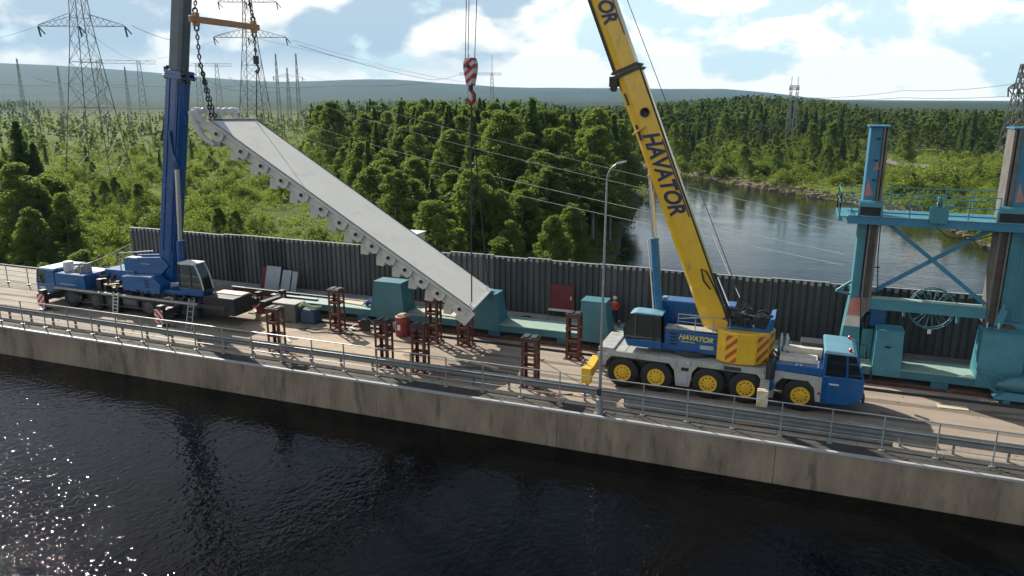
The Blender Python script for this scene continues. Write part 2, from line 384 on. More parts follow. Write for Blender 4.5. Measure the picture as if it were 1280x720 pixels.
def vnoise(x, y, s, seed=0):
    x = np.asarray(x, float) / s + seed * 17.3; y = np.asarray(y, float) / s + seed * 9.1
    xi = np.floor(x); yi = np.floor(y); fx = x - xi; fy = y - yi; fx = fx * fx * (3 - 2 * fx); fy = fy * fy * (3 - 2 * fy)
    h = lambda a, b: np.modf(np.abs(np.sin(a * 127.1 + b * 311.7) * 43758.5453))[0]
    return (h(xi, yi) * (1 - fx) + h(xi + 1, yi) * fx) * (1 - fy) + (h(xi, yi + 1) * (1 - fx) + h(xi + 1, yi + 1) * fx) * fy
def pixcol(x, y):
    """picture column of a ground point (for the spread of terrain features by bearing)"""
    f = x * _fh.x + y * _fh.y; s = x * _r.x + y * _r.y
    return 640 + 979 * s / np.maximum(f, 1)
def sst(v, a, b):
    t = np.clip((v - a) / (b - a), 0, 1); return t * t * (3 - 2 * t)
def height(x, y):
    x = np.asarray(x, float); y = np.asarray(y, float)
    sd_ = river_sd(x, y); d = np.hypot(x, y); pc = pixcol(x, y)
    z = -7.3 + 1.6 * (vnoise(x, y, 60) - .5) + .6 * (vnoise(x, y, 14, 3) - .5)
    right = sst(pc, 690, 860)
    z += 9.0 * np.exp(-((pc - 950) / 110.) ** 2) * sst(d, 330, 560)
    z += right * 2.5 * sst(d, 250, 500)
    z += 3.0 * np.exp(-((pc - 560) / 140.) ** 2) * sst(d, 150, 320) * (1 - right)
    z += 3.5 * sst(d, 1500, 3500)
    # bank and bed
    bank = sst(sd_, -6, 9); z = -13 + (z + 13) * bank
    # approach embankment left of the dam
    e = sst(-x, 48, 54) * (1 - sst(y, 41.8, 46.5)); z = z * (1 - e) + (-.12) * e
    # slope down the back of the dam
    pass
    # reservoir bed
    res = 1 - sst(y, 31.5, 32.5); z = z * (1 - res) + (-14) * res
    return z
def grid_mesh(name, xs, ys, fn, mat_, label_kind='structure'):
    X, Y = np.meshgrid(xs, ys); Z = fn(X, Y); n, mm = X.shape
    v = np.stack([X, Y, Z], -1).reshape(-1, 3); idx = np.arange(n * mm).reshape(n, mm)
    f = np.stack([idx[:-1, :-1], idx[:-1, 1:], idx[1:, 1:], idx[1:, :-1]], -1).reshape(-1, 4)
    me = bpy.data.meshes.new(name); me.vertices.add(len(v)); me.vertices.foreach_set('co', v.reshape(-1).astype(np.float32))
    me.loops.add(f.size); me.loops.foreach_set('vertex_index', f.reshape(-1).astype(np.int32))
    me.polygons.add(len(f)); me.polygons.foreach_set('loop_start', np.arange(0, f.size, 4, dtype=np.int32)); me.polygons.foreach_set('loop_total', np.full(len(f), 4, dtype=np.int32))
    me.polygons.foreach_set('use_smooth', np.ones(len(f), bool)); me.materials.append(mat_); me.update(calc_edges=True)
    o = bpy.data.objects.new(name, me); COL.objects.link(o); o['kind'] = label_kind
    return o
def ground_material():
    m = bpy.data.materials.new('rough_grassland'); m.use_nodes = True; nt = m.node_tree; N = nt.nodes.new; L = nt.links.new
    b = nt.nodes['Principled BSDF']; b.inputs['Roughness'].default_value = .95; b.inputs['Specular IOR Level'].default_value = .1
    g = N('ShaderNodeNewGeometry')
    def no(s, d=8):
        n = N('ShaderNodeTexNoise'); n.inputs['Scale'].default_value = s; n.inputs['Detail'].default_value = d; n.inputs['Roughness'].default_value = .65; L(g.outputs['Position'], n.inputs['Vector']); return n.outputs['Fac']
    def mixc(f, a, c, lo=.4, hi=.6):
        r = N('ShaderNodeMapRange'); r.inputs[1].default_value = lo; r.inputs[2].default_value = hi; L(f, r.inputs[0])
        x = N('ShaderNodeMix'); x.data_type = 'RGBA'; L(r.outputs[0], x.inputs['Factor'])
        for k, v in (('A', a), ('B', c)):
            if isinstance(v, tuple): x.inputs[k].default_value = (*v, 1)
            else: L(v, x.inputs[k])
        return x.outputs['Result']
    a = mixc(no(.035), (.075, .115, .022), (.145, .175, .032))
    c = mixc(no(.4), a, (.055, .085, .02), .48, .62)
    yr = N('ShaderNodeVectorMath'); yr.operation = 'LENGTH'; L(g.outputs['Position'], yr.inputs[0])
    fr_ = N('ShaderNodeMapRange'); fr_.inputs[1].default_value = 900; fr_.inputs[2].default_value = 1600; L(yr.outputs['Value'], fr_.inputs[0])
    ff = N('ShaderNodeMix'); ff.data_type = 'RGBA'; L(fr_.outputs[0], ff.inputs['Factor']); L(c, ff.inputs['A']); L(mixc(no(.0025), (.018, .032, .016), (.035, .052, .022)), ff.inputs['B']); c = ff.outputs['Result']
    # rocks and pale soil on the river bank (low ground)
    sp = N('ShaderNodeSeparateXYZ'); L(g.outputs['Position'], sp.inputs[0])
    rr = N('ShaderNodeMapRange'); rr.inputs[1].default_value = -8.4; rr.inputs[2].default_value = -9.4; L(sp.outputs[2], rr.inputs[0])
    x = N('ShaderNodeMix'); x.data_type = 'RGBA'; L(rr.outputs[0], x.inputs['Factor']); L(c, x.inputs['A'])
    L(mixc(no(1.2), (.20, .16, .11), (.10, .085, .06)), x.inputs['B'])
    L(x.outputs['Result'], b.inputs['Base Color'])
    bp = N('ShaderNodeBump'); bp.inputs['Distance'].default_value = .5; L(no(.9), bp.inputs['Height']); L(bp.outputs[0], b.inputs['Normal'])
    return m
def graded(lo, hi, fine, coarse, a, b_):
    """coordinates fine between a and b_, growing outside"""
    xs = list(np.arange(a, b_, fine)); s = fine; x = xs[-1]
    while x < hi: s = min(s * 1.09, coarse); x += s; xs.append(x)
    s = fine; x = a; left = []
    while x > lo: s = min(s * 1.09, coarse); x -= s; left.append(x)
    return np.array(left[::-1] + xs)
def hillz(x, y):
    d = np.hypot(x, y); pc = pixcol(x, y); f = x * _fh.x + y * _fh.y
    base = height(x, y)
    R_X = np.array([-900, -300, 0, 100, 200, 300, 380, 440, 500, 560, 640, 700, 900, 960, 1000, 1060, 1130, 1280, 2000])
    R_Y = np.array([70, 76, 84, 88, 95, 103, 105, 101, 101, 106, 111, 110, 111, 115, 119, 125, 131, 137, 137])
    ry = np.interp(pc, R_X, R_Y)
    top = 14.5 + 9000 * (122 - ry) / 979.
    h = np.maximum(top, -4) * sst(f, 3800, 8800) * (1 - .0 * d) + 14 * (vnoise(x, y, 500, 5) - .5) * sst(f, 4000, 6000)
    return np.where(f > 3500, np.maximum(base, h - 4), base)
gx = graded(-11000, 11000, 3.0, 500, -130, 90); gy = graded(-900, 10300, 3.0, 400, 30, 330)
grid_mesh('ground', gx, gy, hillz, ground_material())

def water_material(name, base, scale, dist, rough=.03, stretch=(1, 1, 1), big=1., spec=.5, det=5):
    m = bpy.data.materials.new(name); m.use_nodes = True; nt = m.node_tree; N = nt.nodes.new; L = nt.links.new
    b = nt.nodes['Principled BSDF']; b.inputs['Base Color'].default_value = (*base, 1); b.inputs['Roughness'].default_value = rough; b.inputs['IOR'].default_value = 1.33; b.inputs['Specular IOR Level'].default_value = spec
    g = N('ShaderNodeNewGeometry'); mp = N('ShaderNodeMapping'); mp.inputs['Scale'].default_value = stretch; L(g.outputs['Position'], mp.inputs[0])
    def no(s, d, off=0):
        mp2 = N('ShaderNodeMapping'); mp2.inputs['Location'].default_value = (off, off, 0); L(mp.outputs[0], mp2.inputs[0])
        n = N('ShaderNodeTexNoise'); n.inputs['Scale'].default_value = s; n.inputs['Detail'].default_value = d; n.inputs['Roughness'].default_value = .55; n.inputs['Distortion'].default_value = .4
        L(mp2.outputs[0], n.inputs['Vector']); return n.outputs['Fac']
    b1 = N('ShaderNodeBump'); b1.inputs['Distance'].default_value = dist; L(no(scale, det), b1.inputs['Height'])
    b2 = N('ShaderNodeBump'); b2.inputs['Distance'].default_value = dist * big; L(no(scale * .13, 3, 9), b2.inputs['Height']); L(b1.outputs[0], b2.inputs['Normal'])
    # calm and ruffled patches
    pr = N('ShaderNodeMapRange'); pr.inputs[1].default_value = .42; pr.inputs[2].default_value = .6; pr.inputs[3].default_value = .35; pr.inputs[4].default_value = 1; L(no(.05, 3, 4), pr.inputs[0]); L(pr.outputs[0], b1.inputs['Strength'])
    L(b2.outputs[0], b.inputs['Normal'])
    return m
w = MB().add([(-700, -60, -1.85), (500, -60, -1.85), (500, 33, -1.85), (-700, 33, -1.85)], [(0, 1, 2, 3)]).build('reservoir_water', water_material('dark_reservoir_water', (.002, .002, .002), 3.6, .062, rough=.012, spec=.20, det=1.5, stretch=(1, .8, 1), big=.9))
w['kind'] = 'structure'
w = MB().add([(-420, 47, RW), (90, 47, RW), (90, 500, RW), (-420, 500, RW)], [(0, 1, 2, 3)]).build('river_water', water_material('river_water', (.010, .013, .011), .8, .05, rough=.05, stretch=(.6, 1.6, 1)))
w['kind'] = 'structure'

# ------------------------------------------------------------------ dam, road, kerbs
XL, XR = -150, 60
def st(name, mb, mt, **k):
    o = mb.build(name, mt, **k); o['kind'] = 'structure'; return o
b = MB()
for i in range(-15, 7):                       # cast lengths with narrow joints
    b.box(i * 9.9 + .02, 32.3, -3.2, i * 9.9 + 9.9, 33.4, -.004)
st('dam_face', b, M['conc'])
st('dam_body', MB().box(-56, 33.4, -14, XR, 47.4, -.06), M['conc'])
st('walkway', MB().box(XL, 32.42, -.05, XR, 33.42, .0), M['walk'])
st('road', MB().box(XL, 33.7, -.055, XR, 45.2, .004), M['road'])
b = MB()
for i in range(-40, 17): b.box(i * 3.3, 33.425, -.05, i * 3.3 + 3.28, 33.7, .08)
st('rail_kerb', b, M['kerb'], bevel=.02)
st('edge_strip', MB().box(XL, 32.26, -.03, XR, 32.42, .07), M['edge'])
st('approach_verge', MB().box(XL, 41.2, -.3, -51.6, 41.7, .03), M['conc2'])
b = MB()
for i in range(-17, 7): b.box(i * 3. + .01 + .3, 45.25, -.05, i * 3. + 3.29, 46.9, .55)
st('wall_plinth', b, M['conc2'], bevel=.03)
st('downstream_ledge', MB().box(-51, 47.4, -13, XR, 50.5, -.3), M['conc2'])
# patches and tyre dust on the road: thin sheets of spilled sand
def splat(cx, cy, rx, ry, z, mt, seed, name):
    r = random.Random(seed); k = 26
    vs = [(cx + rx * cos(2 * pi * i / k) * (1 + .25 * r.uniform(-1, 1)), cy + ry * sin(2 * pi * i / k) * (1 + .25 * r.uniform(-1, 1)), z) for i in range(k)]
    return st(name, MB().add(vs, [tuple(range(k))]), mt)
M['sand'] = mat('pale_sand', (.46, .37, .27), .95, var=.2, scale=2)
M['tar'] = mat('dark_patch', (.10, .085, .07), .9, var=.3, scale=2)
splat(-24.5, 37.0, 4.6, 1.7, .009, M['sand'], 1, 'sand_patch')
splat(-31.5, 38.8, 2.4, 1.1, .009, M['sand'], 2, 'sand_patch')
splat(6.5, 41.2, 1.1, .35, .013, M['sand'], 3, 'sand_patch')
splat(-15., 35.8, 2.6, .7, .011, M['tar'], 4, 'oil_patch')

M['track'] = mat('tyre_track', (.19, .155, .12), .9, var=.35, scale=1.5, stretch=(.3, 2, 1))
for k, (x0, x1, y, amp) in enumerate(((-34, 12, 36.9, .25), (-34, 12, 39.0, .25), (-48, 20, 35.1, .15), (4.5, 26, 37.6, .5), (4.5, 26, 39.8, .5), (-80, -51, 36.0, .1), (-80, -51, 38.3, .1))):
    b = MB(); n = 40; vs = []
    for i in range(n + 1):
        x = x0 + (x1 - x0) * i / n; yy = y + amp * sin(i * .21 + k); wd = .2 + .05 * sin(i * 1.7 + k); vs += [(x, yy - wd, .0075 + .0004 * k), (x, yy + wd, .0075 + .0004 * k)]
    b.add(vs, [(2 * i, 2 * i + 2, 2 * i + 3, 2 * i + 1) for i in range(n)]); st('tyre_track', b, M['track'])
b = MB(); q = random.Random(21)
for i in range(420):
    x, y, a_ = q.uniform(-52, 22), q.choice((q.uniform(34.2, 35.6), q.uniform(38, 44.6), q.uniform(32.5, 33.1))), q.uniform(.015, .06)
    b.box(x, y, .003, x + a_ * q.uniform(.8, 2.5), y + a_, .003 + a_ * .7)
o = b.build('gravel_crumbs', M['tar']); tag(o, 'scattered stones and scraps on the road', 'rubble', None, 'stuff')

# crane rails let into the deck
for n_, (Y, mt) in enumerate(((40.7, 'dark'), (41.75, 'rust'))):
    b = MB().box(-33, Y - .07, .005, 30, Y + .07, .05).box(-33, Y - .035, .05, 30, Y + .035, .13)
    o = b.build('crane_rail', M[mt]); tag(o, ['thin dark steel rail set in the road behind the lattice stands', 'rust red steel rail running along the foot of the teal beam'][n_], 'rail', 'rails along the road')

# ------------------------------------------------------------------ corrugated wall
def corrugated():
    root = empty('corrugated_wall', (-20, 46, .55), 'long dark corrugated metal wall along the back of the road', 'wall')
    tones = [M['wall'], mat('sheet_wall_pale', (.115, .122, .128), .75, scale=.8, col2=(.06, .065, .07), stretch=(3, 1, .25), dirt=((.16, .16, .16), 1.6, .6, (1.5, 1, .3))), mat('sheet_wall_dark', (.060, .065, .07), .8, scale=1., col2=(.036, .04, .043), stretch=(3, 1, .2), dirt=((.12, .09, .07), 1.9, .62, (1.5, 1, .3)))]
    x = -50.7; z0, z1 = .55, 4.22; k = 0; r = random.Random(4)
    while x < 45:
        wdt = min(r.choice((1.6, 2.4, 3.2)), 45 - x); b = MB(); b.mat(r.choice(tones if x < -20 else [tones[0], tones[2], tones[2]]))  # darker tones further right: the shade on that stretch put into the colour
        n = max(2, round(wdt / .4)); p = wdt / n; dz = r.uniform(-.07, .07); prof = []
        for i in range(n):
            a = x + i * p
            q = p * r.uniform(-.06, .06); prof += [(a, 46.16), (a + p * .22 + q, 46.16), (a + p * .30 + q, 46.07), (a + p * .92, 46.07)]
        prof.append((x + wdt - .012, 46.16))
        vs = [(a, y, z0) for a, y in prof] + [(a, y, z1 + dz) for a, y in prof]; m_ = len(prof)
        b.add(vs, [(i, i + 1, m_ + i + 1, m_ + i) for i in range(m_ - 1)])
        # back skin and post give it thickness
        b.box(x, 46.21, z0, x + wdt - .02, 46.25, z1 + dz - .05)
        b.box(x + .02, 46.252, z0 - .2, x + .18, 46.45, z1 - .1)
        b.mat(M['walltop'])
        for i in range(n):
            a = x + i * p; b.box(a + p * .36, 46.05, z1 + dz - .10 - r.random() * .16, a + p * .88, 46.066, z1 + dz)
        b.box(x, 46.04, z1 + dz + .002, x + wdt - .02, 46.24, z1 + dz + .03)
        b.build('wall_panel', None, root); x += wdt; k += 1
corrugated()

# ------------------------------------------------------------------ railings and guard rail
def railing(name, pts, h, label, post_step, rails=(1., .62, .28), base=0., r=.028, group=None, tiltdir=(0, 0, 0), mt='rail'):
    p0 = Vector(pts[0]); root = empty(name, (p0.x, p0.y, base), label, 'railing', group)
    for a, c in zip(pts[:-1], pts[1:]):
        a, c = Vector(a), Vector(c); n = max(1, round((c - a).length / post_step))
        pb = []
        for i in range(n + (1 if c == Vector(pts[-1]) else 0)):
            q = a.lerp(c, i / n); rr = random.Random(i * 7 + 3)
            MB().box(q.x - .027, q.y - .027, q.z, q.x + .027, q.y + .027, q.z + h).box(q.x - .12, q.y - .1, q.z, q.x + .12, q.y + .1, q.z + .05).build('post', M[mt], root)
    for j, k in enumerate(rails):
        b = MB().path([Vector(p) + Vector((0, 0, h * k)) for p in pts], r if j == 0 else r * .7, 8)
        b.build('top_rail' if j == 0 else 'middle_rail', M[mt], root, smooth=True)
    return root
railing('near_railing', [(-110, 33.28, .003), (45, 33.28, .003)], 1.58, 'long grey steel railing along the water edge of the dam road', 2.05, rails=(1., .63, .3))
railing('far_railing', [(-110, 41.0, .03), (-51.6, 41.0, .03)], 1.45, 'pale steel railing on the far side of the road left of the blue crane', 2.3, rails=(1., .7, .42, .15), r=.045)
railing('side_railing', [(-51.6, 41.0, .03), (-51.2, 43.5, .5), (-50.9, 46.2, 1.2)], 1.55, 'short steel railing running back to the left end of the dark wall', 1.3, rails=(1., .66, .3))
def guard():
    root = empty('guard_rail', (-40, 34, 0), 'low grey steel crash barrier behind the water side railing', 'barrier')
    b = MB(); prof = [(0, .42), (.07, .50), (.07, .56), (0, .64), (.07, .72), (.07, .78), (0, .86)]
    X0, X1 = -110, 45
    for yo in (33.95,):
        vs = [(X0, yo - dy, z) for dy, z in prof] + [(X1, yo - dy, z) for dy, z in prof]; n = len(prof)
        vs += [(X0, yo - dy + .012, z) for dy, z in prof] + [(X1, yo - dy + .012, z) for dy, z in prof]
        b.add(vs, [(i, n + i, n + i + 1, i + 1) for i in range(n - 1)] + [(2 * n + i, 2 * n + i + 1, 3 * n + i + 1, 3 * n + i) for i in range(n - 1)])
    b.build('barrier_beam', M['guard'], root)
    n = len(prof); vs = [(x, 33.93 - dy + e, z - .42) for e in (0, .012) for x in (-6.9, 4.7) for dy, z in prof]
    MB().add(vs, [(i, n + i, n + i + 1, i + 1) for i in range(n - 1)] + [(2 * n + i, 2 * n + i + 1, 3 * n + i + 1, 3 * n + i) for i in range(n - 1)]).build('lower_beam', M['guard'], root)
    for i in range(60):
        x = -75 + i * 2.0; MB().box(x - .05, 33.99, .0, x + .05, 34.1, .82).build('post', M['guard'], root)
guard()

# ------------------------------------------------------------------ street lamp
def lamp():
    root = empty('street_lamp', (-7.95, 32.75, 0), 'tall slim grey street lamp standing at the water side railing', 'street lamp')
    x, y = -7.95, 32.75
    MB().lathe(x, y, [(0, .19), (.75, .17), (.8, .11), (.9, .10)], 12).box(x - .25, y - .25, 0, x + .25, y + .25, .06).build('lamp_base', M['galv'], root, smooth=True)
    MB().tube((x, y, .85), (x, y, 10.9), .075, .045, 12).build('pole', M['galv'], root, smooth=True)
    pts = [(x, y, 10.8)] + [(x + .75 * (1 - cos(t)), y - .05 * t, 10.95 + .85 * sin(t)) for t in np.linspace(.1, 1.15, 7)]
    MB().path(pts, .038, 8).build('arm', M['galv'], root, smooth=True)
    e = Vector(pts[-1])
    MB().hexa([(e.x - .05, y - .16, e.z - .05), (e.x + .42, y - .13, e.z + .10), (e.x + .42, y + .05, e.z + .10), (e.x - .05, y + .08, e.z - .05)],
              [(e.x - .05, y - .13, e.z + .06), (e.x + .4, y - .1, e.z + .16), (e.x + .4, y + .02, e.z + .16), (e.x - .05, y + .05, e.z + .06)]).build('lamp_head', M['cargrey'], root, bevel=.02)
    MB().box(x - .1, y - .14, .95, x + .1, y - .1, 1.3).build('hatch', M['dark'], root)
lamp()

# ------------------------------------------------------------------ lattice stands
def stand_proto():
    root = empty('lattice_stand', (0, 0, 0), 'x', 'stand'); s = .40; H = 2.62
    for sx in (-1, 1):
        for sy in (-1, 1):
            b = MB(); x, y = sx * s, sy * s * .8
            b.box(min(x, x - sx * .14), y - .012, .06, max(x, x - sx * .14), y + .012, H)
            b.box(x - .012, min(y + .013, y - sy * .13), .06, x + .012, max(y - .013, y - sy * .13), H)
            b.build('leg', M['rust'], root)
    b = MB()
    for i in range(4):
        z = .25 + i * .74
        for sy in (-1, 1): b.box(-s + .02, sy * s * .8 - .02 * sy - .02, z, s - .02, sy * s * .8 - .02 * sy + .02, z + .16)
        for sx in (-1, 1): b.box(sx * s - .05, -s * .8 + .05, z + .01, sx * s - .015, s * .8 - .05, z + .15)
    pieces(b, 'batten', M['rust'], root)
    MB().box(-.5, -.42, 0, .5, .42, .055).build('base_plate', M['rust'], root)
    pieces(MB().box(-.44, -.36, H, .44, .36, H + .07).box(-.36, -.28, H + .07, -.06, .28, H + .13).box(.06, -.28, H + .07, .36, .28, H + .13), 'top_plate', M['dark'], root, bevel=.01)
    return root
sp = stand_proto()
stands = [(-27.8, 34.75, .05, 'rusty lattice stand nearest the blue crane, close to the water side railing'),
          (-20.7, 34.85, -.04, 'rusty lattice stand at the railing, left one of the close pair'),
          (-18.45, 34.85, .03, 'rusty lattice stand at the railing, right one of the close pair'),
          (-12.15, 34.9, .02, 'rusty lattice stand alone at the railing left of the street lamp'),
          (-27.0, 39.8, -.03, 'rusty lattice stand beside the red winch, on the far side of the road'),
          (-20.15, 39.85, .02, 'rusty lattice stand under the low end of the white gate, left of its corner'),
          (-18.1, 39.95, -.02, 'rusty lattice stand right under the lowest corner of the white gate'),
          (-11.3, 39.95, .03, 'rusty lattice stand in front of the teal hood by the yellow crane')]
for i, (x, y, rz, lb) in enumerate(stands):
    if i == 0: sp.location = (x, y, .004); sp.rotation_euler.z = rz; tag(sp, lb, 'stand', 'rusty lattice stands on the road')
    else: dup(sp, (x, y, .004), rz, 1, lb, 'rusty lattice stands on the road')

# ------------------------------------------------------------------ white gate panel being lifted
def gate():
    B = Vector((-16.51, 37.5, 2.95)); T = Vector((-31.74, 35.03, 13.3)); u = (T - B).normalized(); L_ = (T - B).length
    w = Vector((-.18, .98, -.02)).normalized(); w = (w - u * w.dot(u)).normalized(); Nn = w.cross(u)
    if Nn.z < 0: Nn = -Nn
    W = 5.38
    P = lambda a, c, n: B + u * a + w * c + Nn * n
    root = empty('gate_panel', B, 'huge grey white steel gate panel hanging tilted from both cranes', 'gate panel')
    def slab(b, a0, a1, c0, c1, n0, n1):
        return b.hexa([P(a0, c0, n0), P(a1, c0, n0), P(a1, c1, n0), P(a0, c1, n0)], [P(a0, c0, n1), P(a1, c0, n1), P(a1, c1, n1), P(a0, c1, n1)])
    b = MB(); slab(b, 0, L_, .05, W, -.03, 0); b.build('skin_plate', M['panel_face'], root)
    b = MB()
    slab(b, 0, .07, 0, W, .0, .05); slab(b, L_ - .05, L_, .05, W, .0, .03)
    pieces(b, 'end_lip', M['white'], root)
    b = MB(); slab(b, .1, L_ - .1, .06, .13, .003, .03); slab(b, .1, L_ - .1, W - .12, W - .05, .003, .03); slab(b, L_ - .22, L_ - .1, .13, W - .12, .003, .03)
    pieces(b, 'seal_strip', M['rubber'], root)
    # side girder strips near and far
    for c0 in (-.05, W - .05):
        b = MB(); slab(b, 0, L_ + .35, c0, c0 + .1, -.52, -.035)
        slab(b, 0, L_ + .3, c0 - .12, c0 - .003, -.10, -.035); slab(b, .0, L_ + .3, c0 - .10, c0 - .003, -.56, -.50)
        b.build('side_girder', M['panel_side'], root)
    holes = [.64, 2.15, 3.28, 4.4, 5.55, 6.68, 7.8, 8.94, 10.23, 11.6, 13.0, 14.42, 15.83, 17.54]
    for a in holes:                            # brackets with a round dark roller socket
        b = MB()
        k = 12; cx, cn, ro = a, -.32, .12
        # bracket plate
        b.mat(M['panel_side'])
        pl = [(a - .40, -.12), (a + .30, -.12), (a + .42, -.40), (a + .18, -.66), (a - .30, -.66), (a - .44, -.45)]
        n_ = len(pl); vs = [P(x, -.21, z) for x, z in pl] + [P(x, -.122, z) for x, z in pl]
        b.add(vs, [tuple(range(n_)), tuple(range(2 * n_ - 1, n_ - 1, -1))] + [((i + 1) % n_, i, n_ + i, n_ + (i + 1) % n_) for i in range(n_)])
        br = b.build('roller_bracket', None, root)
        b = MB(); ring = []
        for (r_, c_, mt) in ((.16, -.27, 'panel_side'), (.11, -.285, 'black')):
            b.mat(M[mt]); vs = [P(cx + r_ * cos(2 * pi * i / k), c_, cn + r_ * sin(2 * pi * i / k)) for i in range(k)] + [P(cx + r_ * cos(2 * pi * i / k), -.2, cn + r_ * sin(2 * pi * i / k)) for i in range(k)]
            b.add(vs, [tuple(range(k))] + [((i + 1) % k, i, k + i, k + (i + 1) % k) for i in range(k)])
        b.build('socket', None, br)
    # cross girders under the skin, their ends hang below the side strip
    rib_a = [1.0, 2.3, 3.45, 4.6, 5.7, 6.8, 7.95, 9.1, 10.4, 11.8, 13.2, 14.6, 16.0, 17.3]
    for i, a in enumerate(rib_a):
        b = MB(); pl = [(a, -.03), (a + .14, -.03), (a + .55, -.75), (a + .28, -1.22), (a - .12, -1.02), (a - .02, -.6)]
        pl = [(x, max(z, -1.22)) for x, z in pl]; n_ = len(pl)
        for c in (.12, .45, W - .3):
            vs = [P(x, c, z) for x, z in pl] + [P(x, c + .06, z) for x, z in pl]
            b.add(vs, [tuple(range(n_)), tuple(range(2 * n_ - 1, n_ - 1, -1))] + [((j + 1) % n_, j, n_ + j, n_ + (j + 1) % n_) for j in range(n_)])
        slab(b, a + .05, a + .09, .18, W - .3, -.9, -.035)
        slab(b, a - .08, a + .22, .19, W - .3, -.94, -.902)
        b.build('cross_girder', M['panel_side'], root)
    b = MB()
    for c in (1.5, 2.7, 3.9): slab(b, .2, L_ - .2, c, c + .05, -.6, -.036)
    b.build('stringer', M['panel_side'], root)
    # raised upper end: seal housing with a round nose
    b = MB(); pts = [P(19.35, c, .0 + .05 * sin(c * 9)) for c in np.linspace(-.1, 4.6, 26)]
    b.path(pts, [.24] + [.18 + .05 * rnd.uniform(-1, 1) for _ in range(24)] + [.12], 10)
    b.path([P(L_ - .1, .1, -.25), P(19.0, .0, -.28), P(19.35, 0, 0)], [.16, .22, .27], 10)
    for c in (.9, 2.2, 3.5): b.path([P(L_ - .1, c, -.1), P(19.3, c, 0)], .12, 6)
    b.build('seal_housing', M['white'], root, smooth=True)
    b = MB(); b.path([P(19.45, -.1, -.1), P(19.0, -.1, -.6), P(18.2, -.1, -1.0), P(17.4, -.1, -1.0)], [.24, .22, .18, .1], 10)
    b.build('end_shoe', M['panel_side'], root, smooth=True)
    b = MB(); b.bar(P(.0, -.12, -.03), P(.12, -.12, -.95), .1, .5, up=tuple(u)); slab(b, -.02, .62, -.1, .0, -.98, -.52)
    b.build('end_shoe', M['panel_side'], root)
    for a, c, z in ((L_ - .2, .25, 0), (L_ - .2, W - .3, 0), (.35, .5, 0), (.35, W - .6, 0)):
        b = MB(); b.bar(P(a, c, 0), P(a, c, .22), .12, .06); pieces(b, 'lifting_lug', M['panel_side'], root)
    return P, L_, W
P_gate, GL, GW = gate()

# ------------------------------------------------------------------ chains, ropes, hook block
def chain_mb(p, q, size=.20, r=.028):
    p, q = Vector(p), Vector(q); d = (q - p); n = max(2, int(d.length / (size * .8))); d.normalize()
    a = d.orthogonal().normalized(); c = d.cross(a); b = MB()
    for i in range(n):
        o = p.lerp(q, (i + .5) / n); s = a if i % 2 else c
        pts = [o + d * (size * .5 * cos(t)) + s * (size * .27 * sin(t)) for t in np.linspace(0, 2 * pi, 9)[:-1]]
        b.path(pts, r, 4, closed=True)
    return b
E1 = Vector((-31.95, 35.15, 18.62)); E2 = Vector((-32.35, 40.45, 18.66)); HOOK1 = Vector((-32.0, 37.7, 28.6))
def spreader():
    root = empty('spreader_beam', E1, 'orange steel spreader beam hanging level on chains beside the blue boom', 'spreader beam')
    d = (E2 - E1).normalized()
    MB().bar(E1 - d * .5, E2 + d * .5, .22, .34).build('beam', M['orange'], root, bevel=.02)
    for e in (E1, E2):
        MB().bar(e + Vector((0, 0, -.35)), e + Vector((0, 0, .35)), .30, .28).build('end_collar', M['orange'], root, bevel=.02)
        MB().path([e + Vector((.16 * cos(t), 0, .45 + .16 * sin(t))) for t in np.linspace(0, 2 * pi, 9)[:-1]], .05, 6, closed=True).path([e + Vector((.16 * cos(t), 0, -.45 + .16 * sin(t))) for t in np.linspace(0, 2 * pi, 9)[:-1]], .05, 6, closed=True).build('shackle', M['chain'], root, smooth=True)
spreader()
def chain(name, segs, label, group='lifting chains of the blue crane', size=.22, r=.03):
    b = MB()
    for p, q in segs:
        c = chain_mb(p, q, size, r); off = len(b.v); b.v += c.v; b.f += [tuple(off + i for i in f) for f in c.f]; b.m += c.m
    return tag(b.build(name, M['chain']), label, 'chain', group)
z3 = lambda v, z: Vector((v.x, v.y, v.z + z))
chain('lifting_chain', [(z3(E1, .55), HOOK1)], 'steel chain rising from the near end of the orange beam', size=.26, r=.04)
chain('lifting_chain', [(z3(E2, .55), HOOK1)], 'steel chain rising from the far end of the orange beam', size=.26, r=.04)
m1 = z3(E1, -2.1)
t1 = P_gate(GL - .2, .25, .2)
chain('lifting_chain', [(z3(E1, -.55), m1), (m1, t1 + Vector((-.14, 0, 0))), (m1, t1 + Vector((.14, 0, 0)))], 'doubled chain from the orange beam to the near top corner of the gate', size=.28, r=.04)
t2 = P_gate(GL - .2, GW - .3, .2); m2 = z3(E2, -1.7)
r2 = empty('hoist_sling', t2, 'dark sling with hook from the orange beam to the far top corner of the gate', 'sling', 'lifting chains of the blue crane')
b = chain_mb(z3(E2, -.55), m2, .24, .035); b.build('chain', M['chain'], r2)
MB().bar(m2, z3(m2, -.5), .22, .26).path([z3(m2, -.5), m2 + Vector((.2, 0, -.75)), m2 + Vector((.05, 0, -1.05)), m2 + Vector((-.12, 0, -.9))], .06, 6).build('hook', M['black'], r2, smooth=True)
MB().tube(z3(m2, -.8), t2, .035, n=6).build('sling_leg', M['black'], r2)

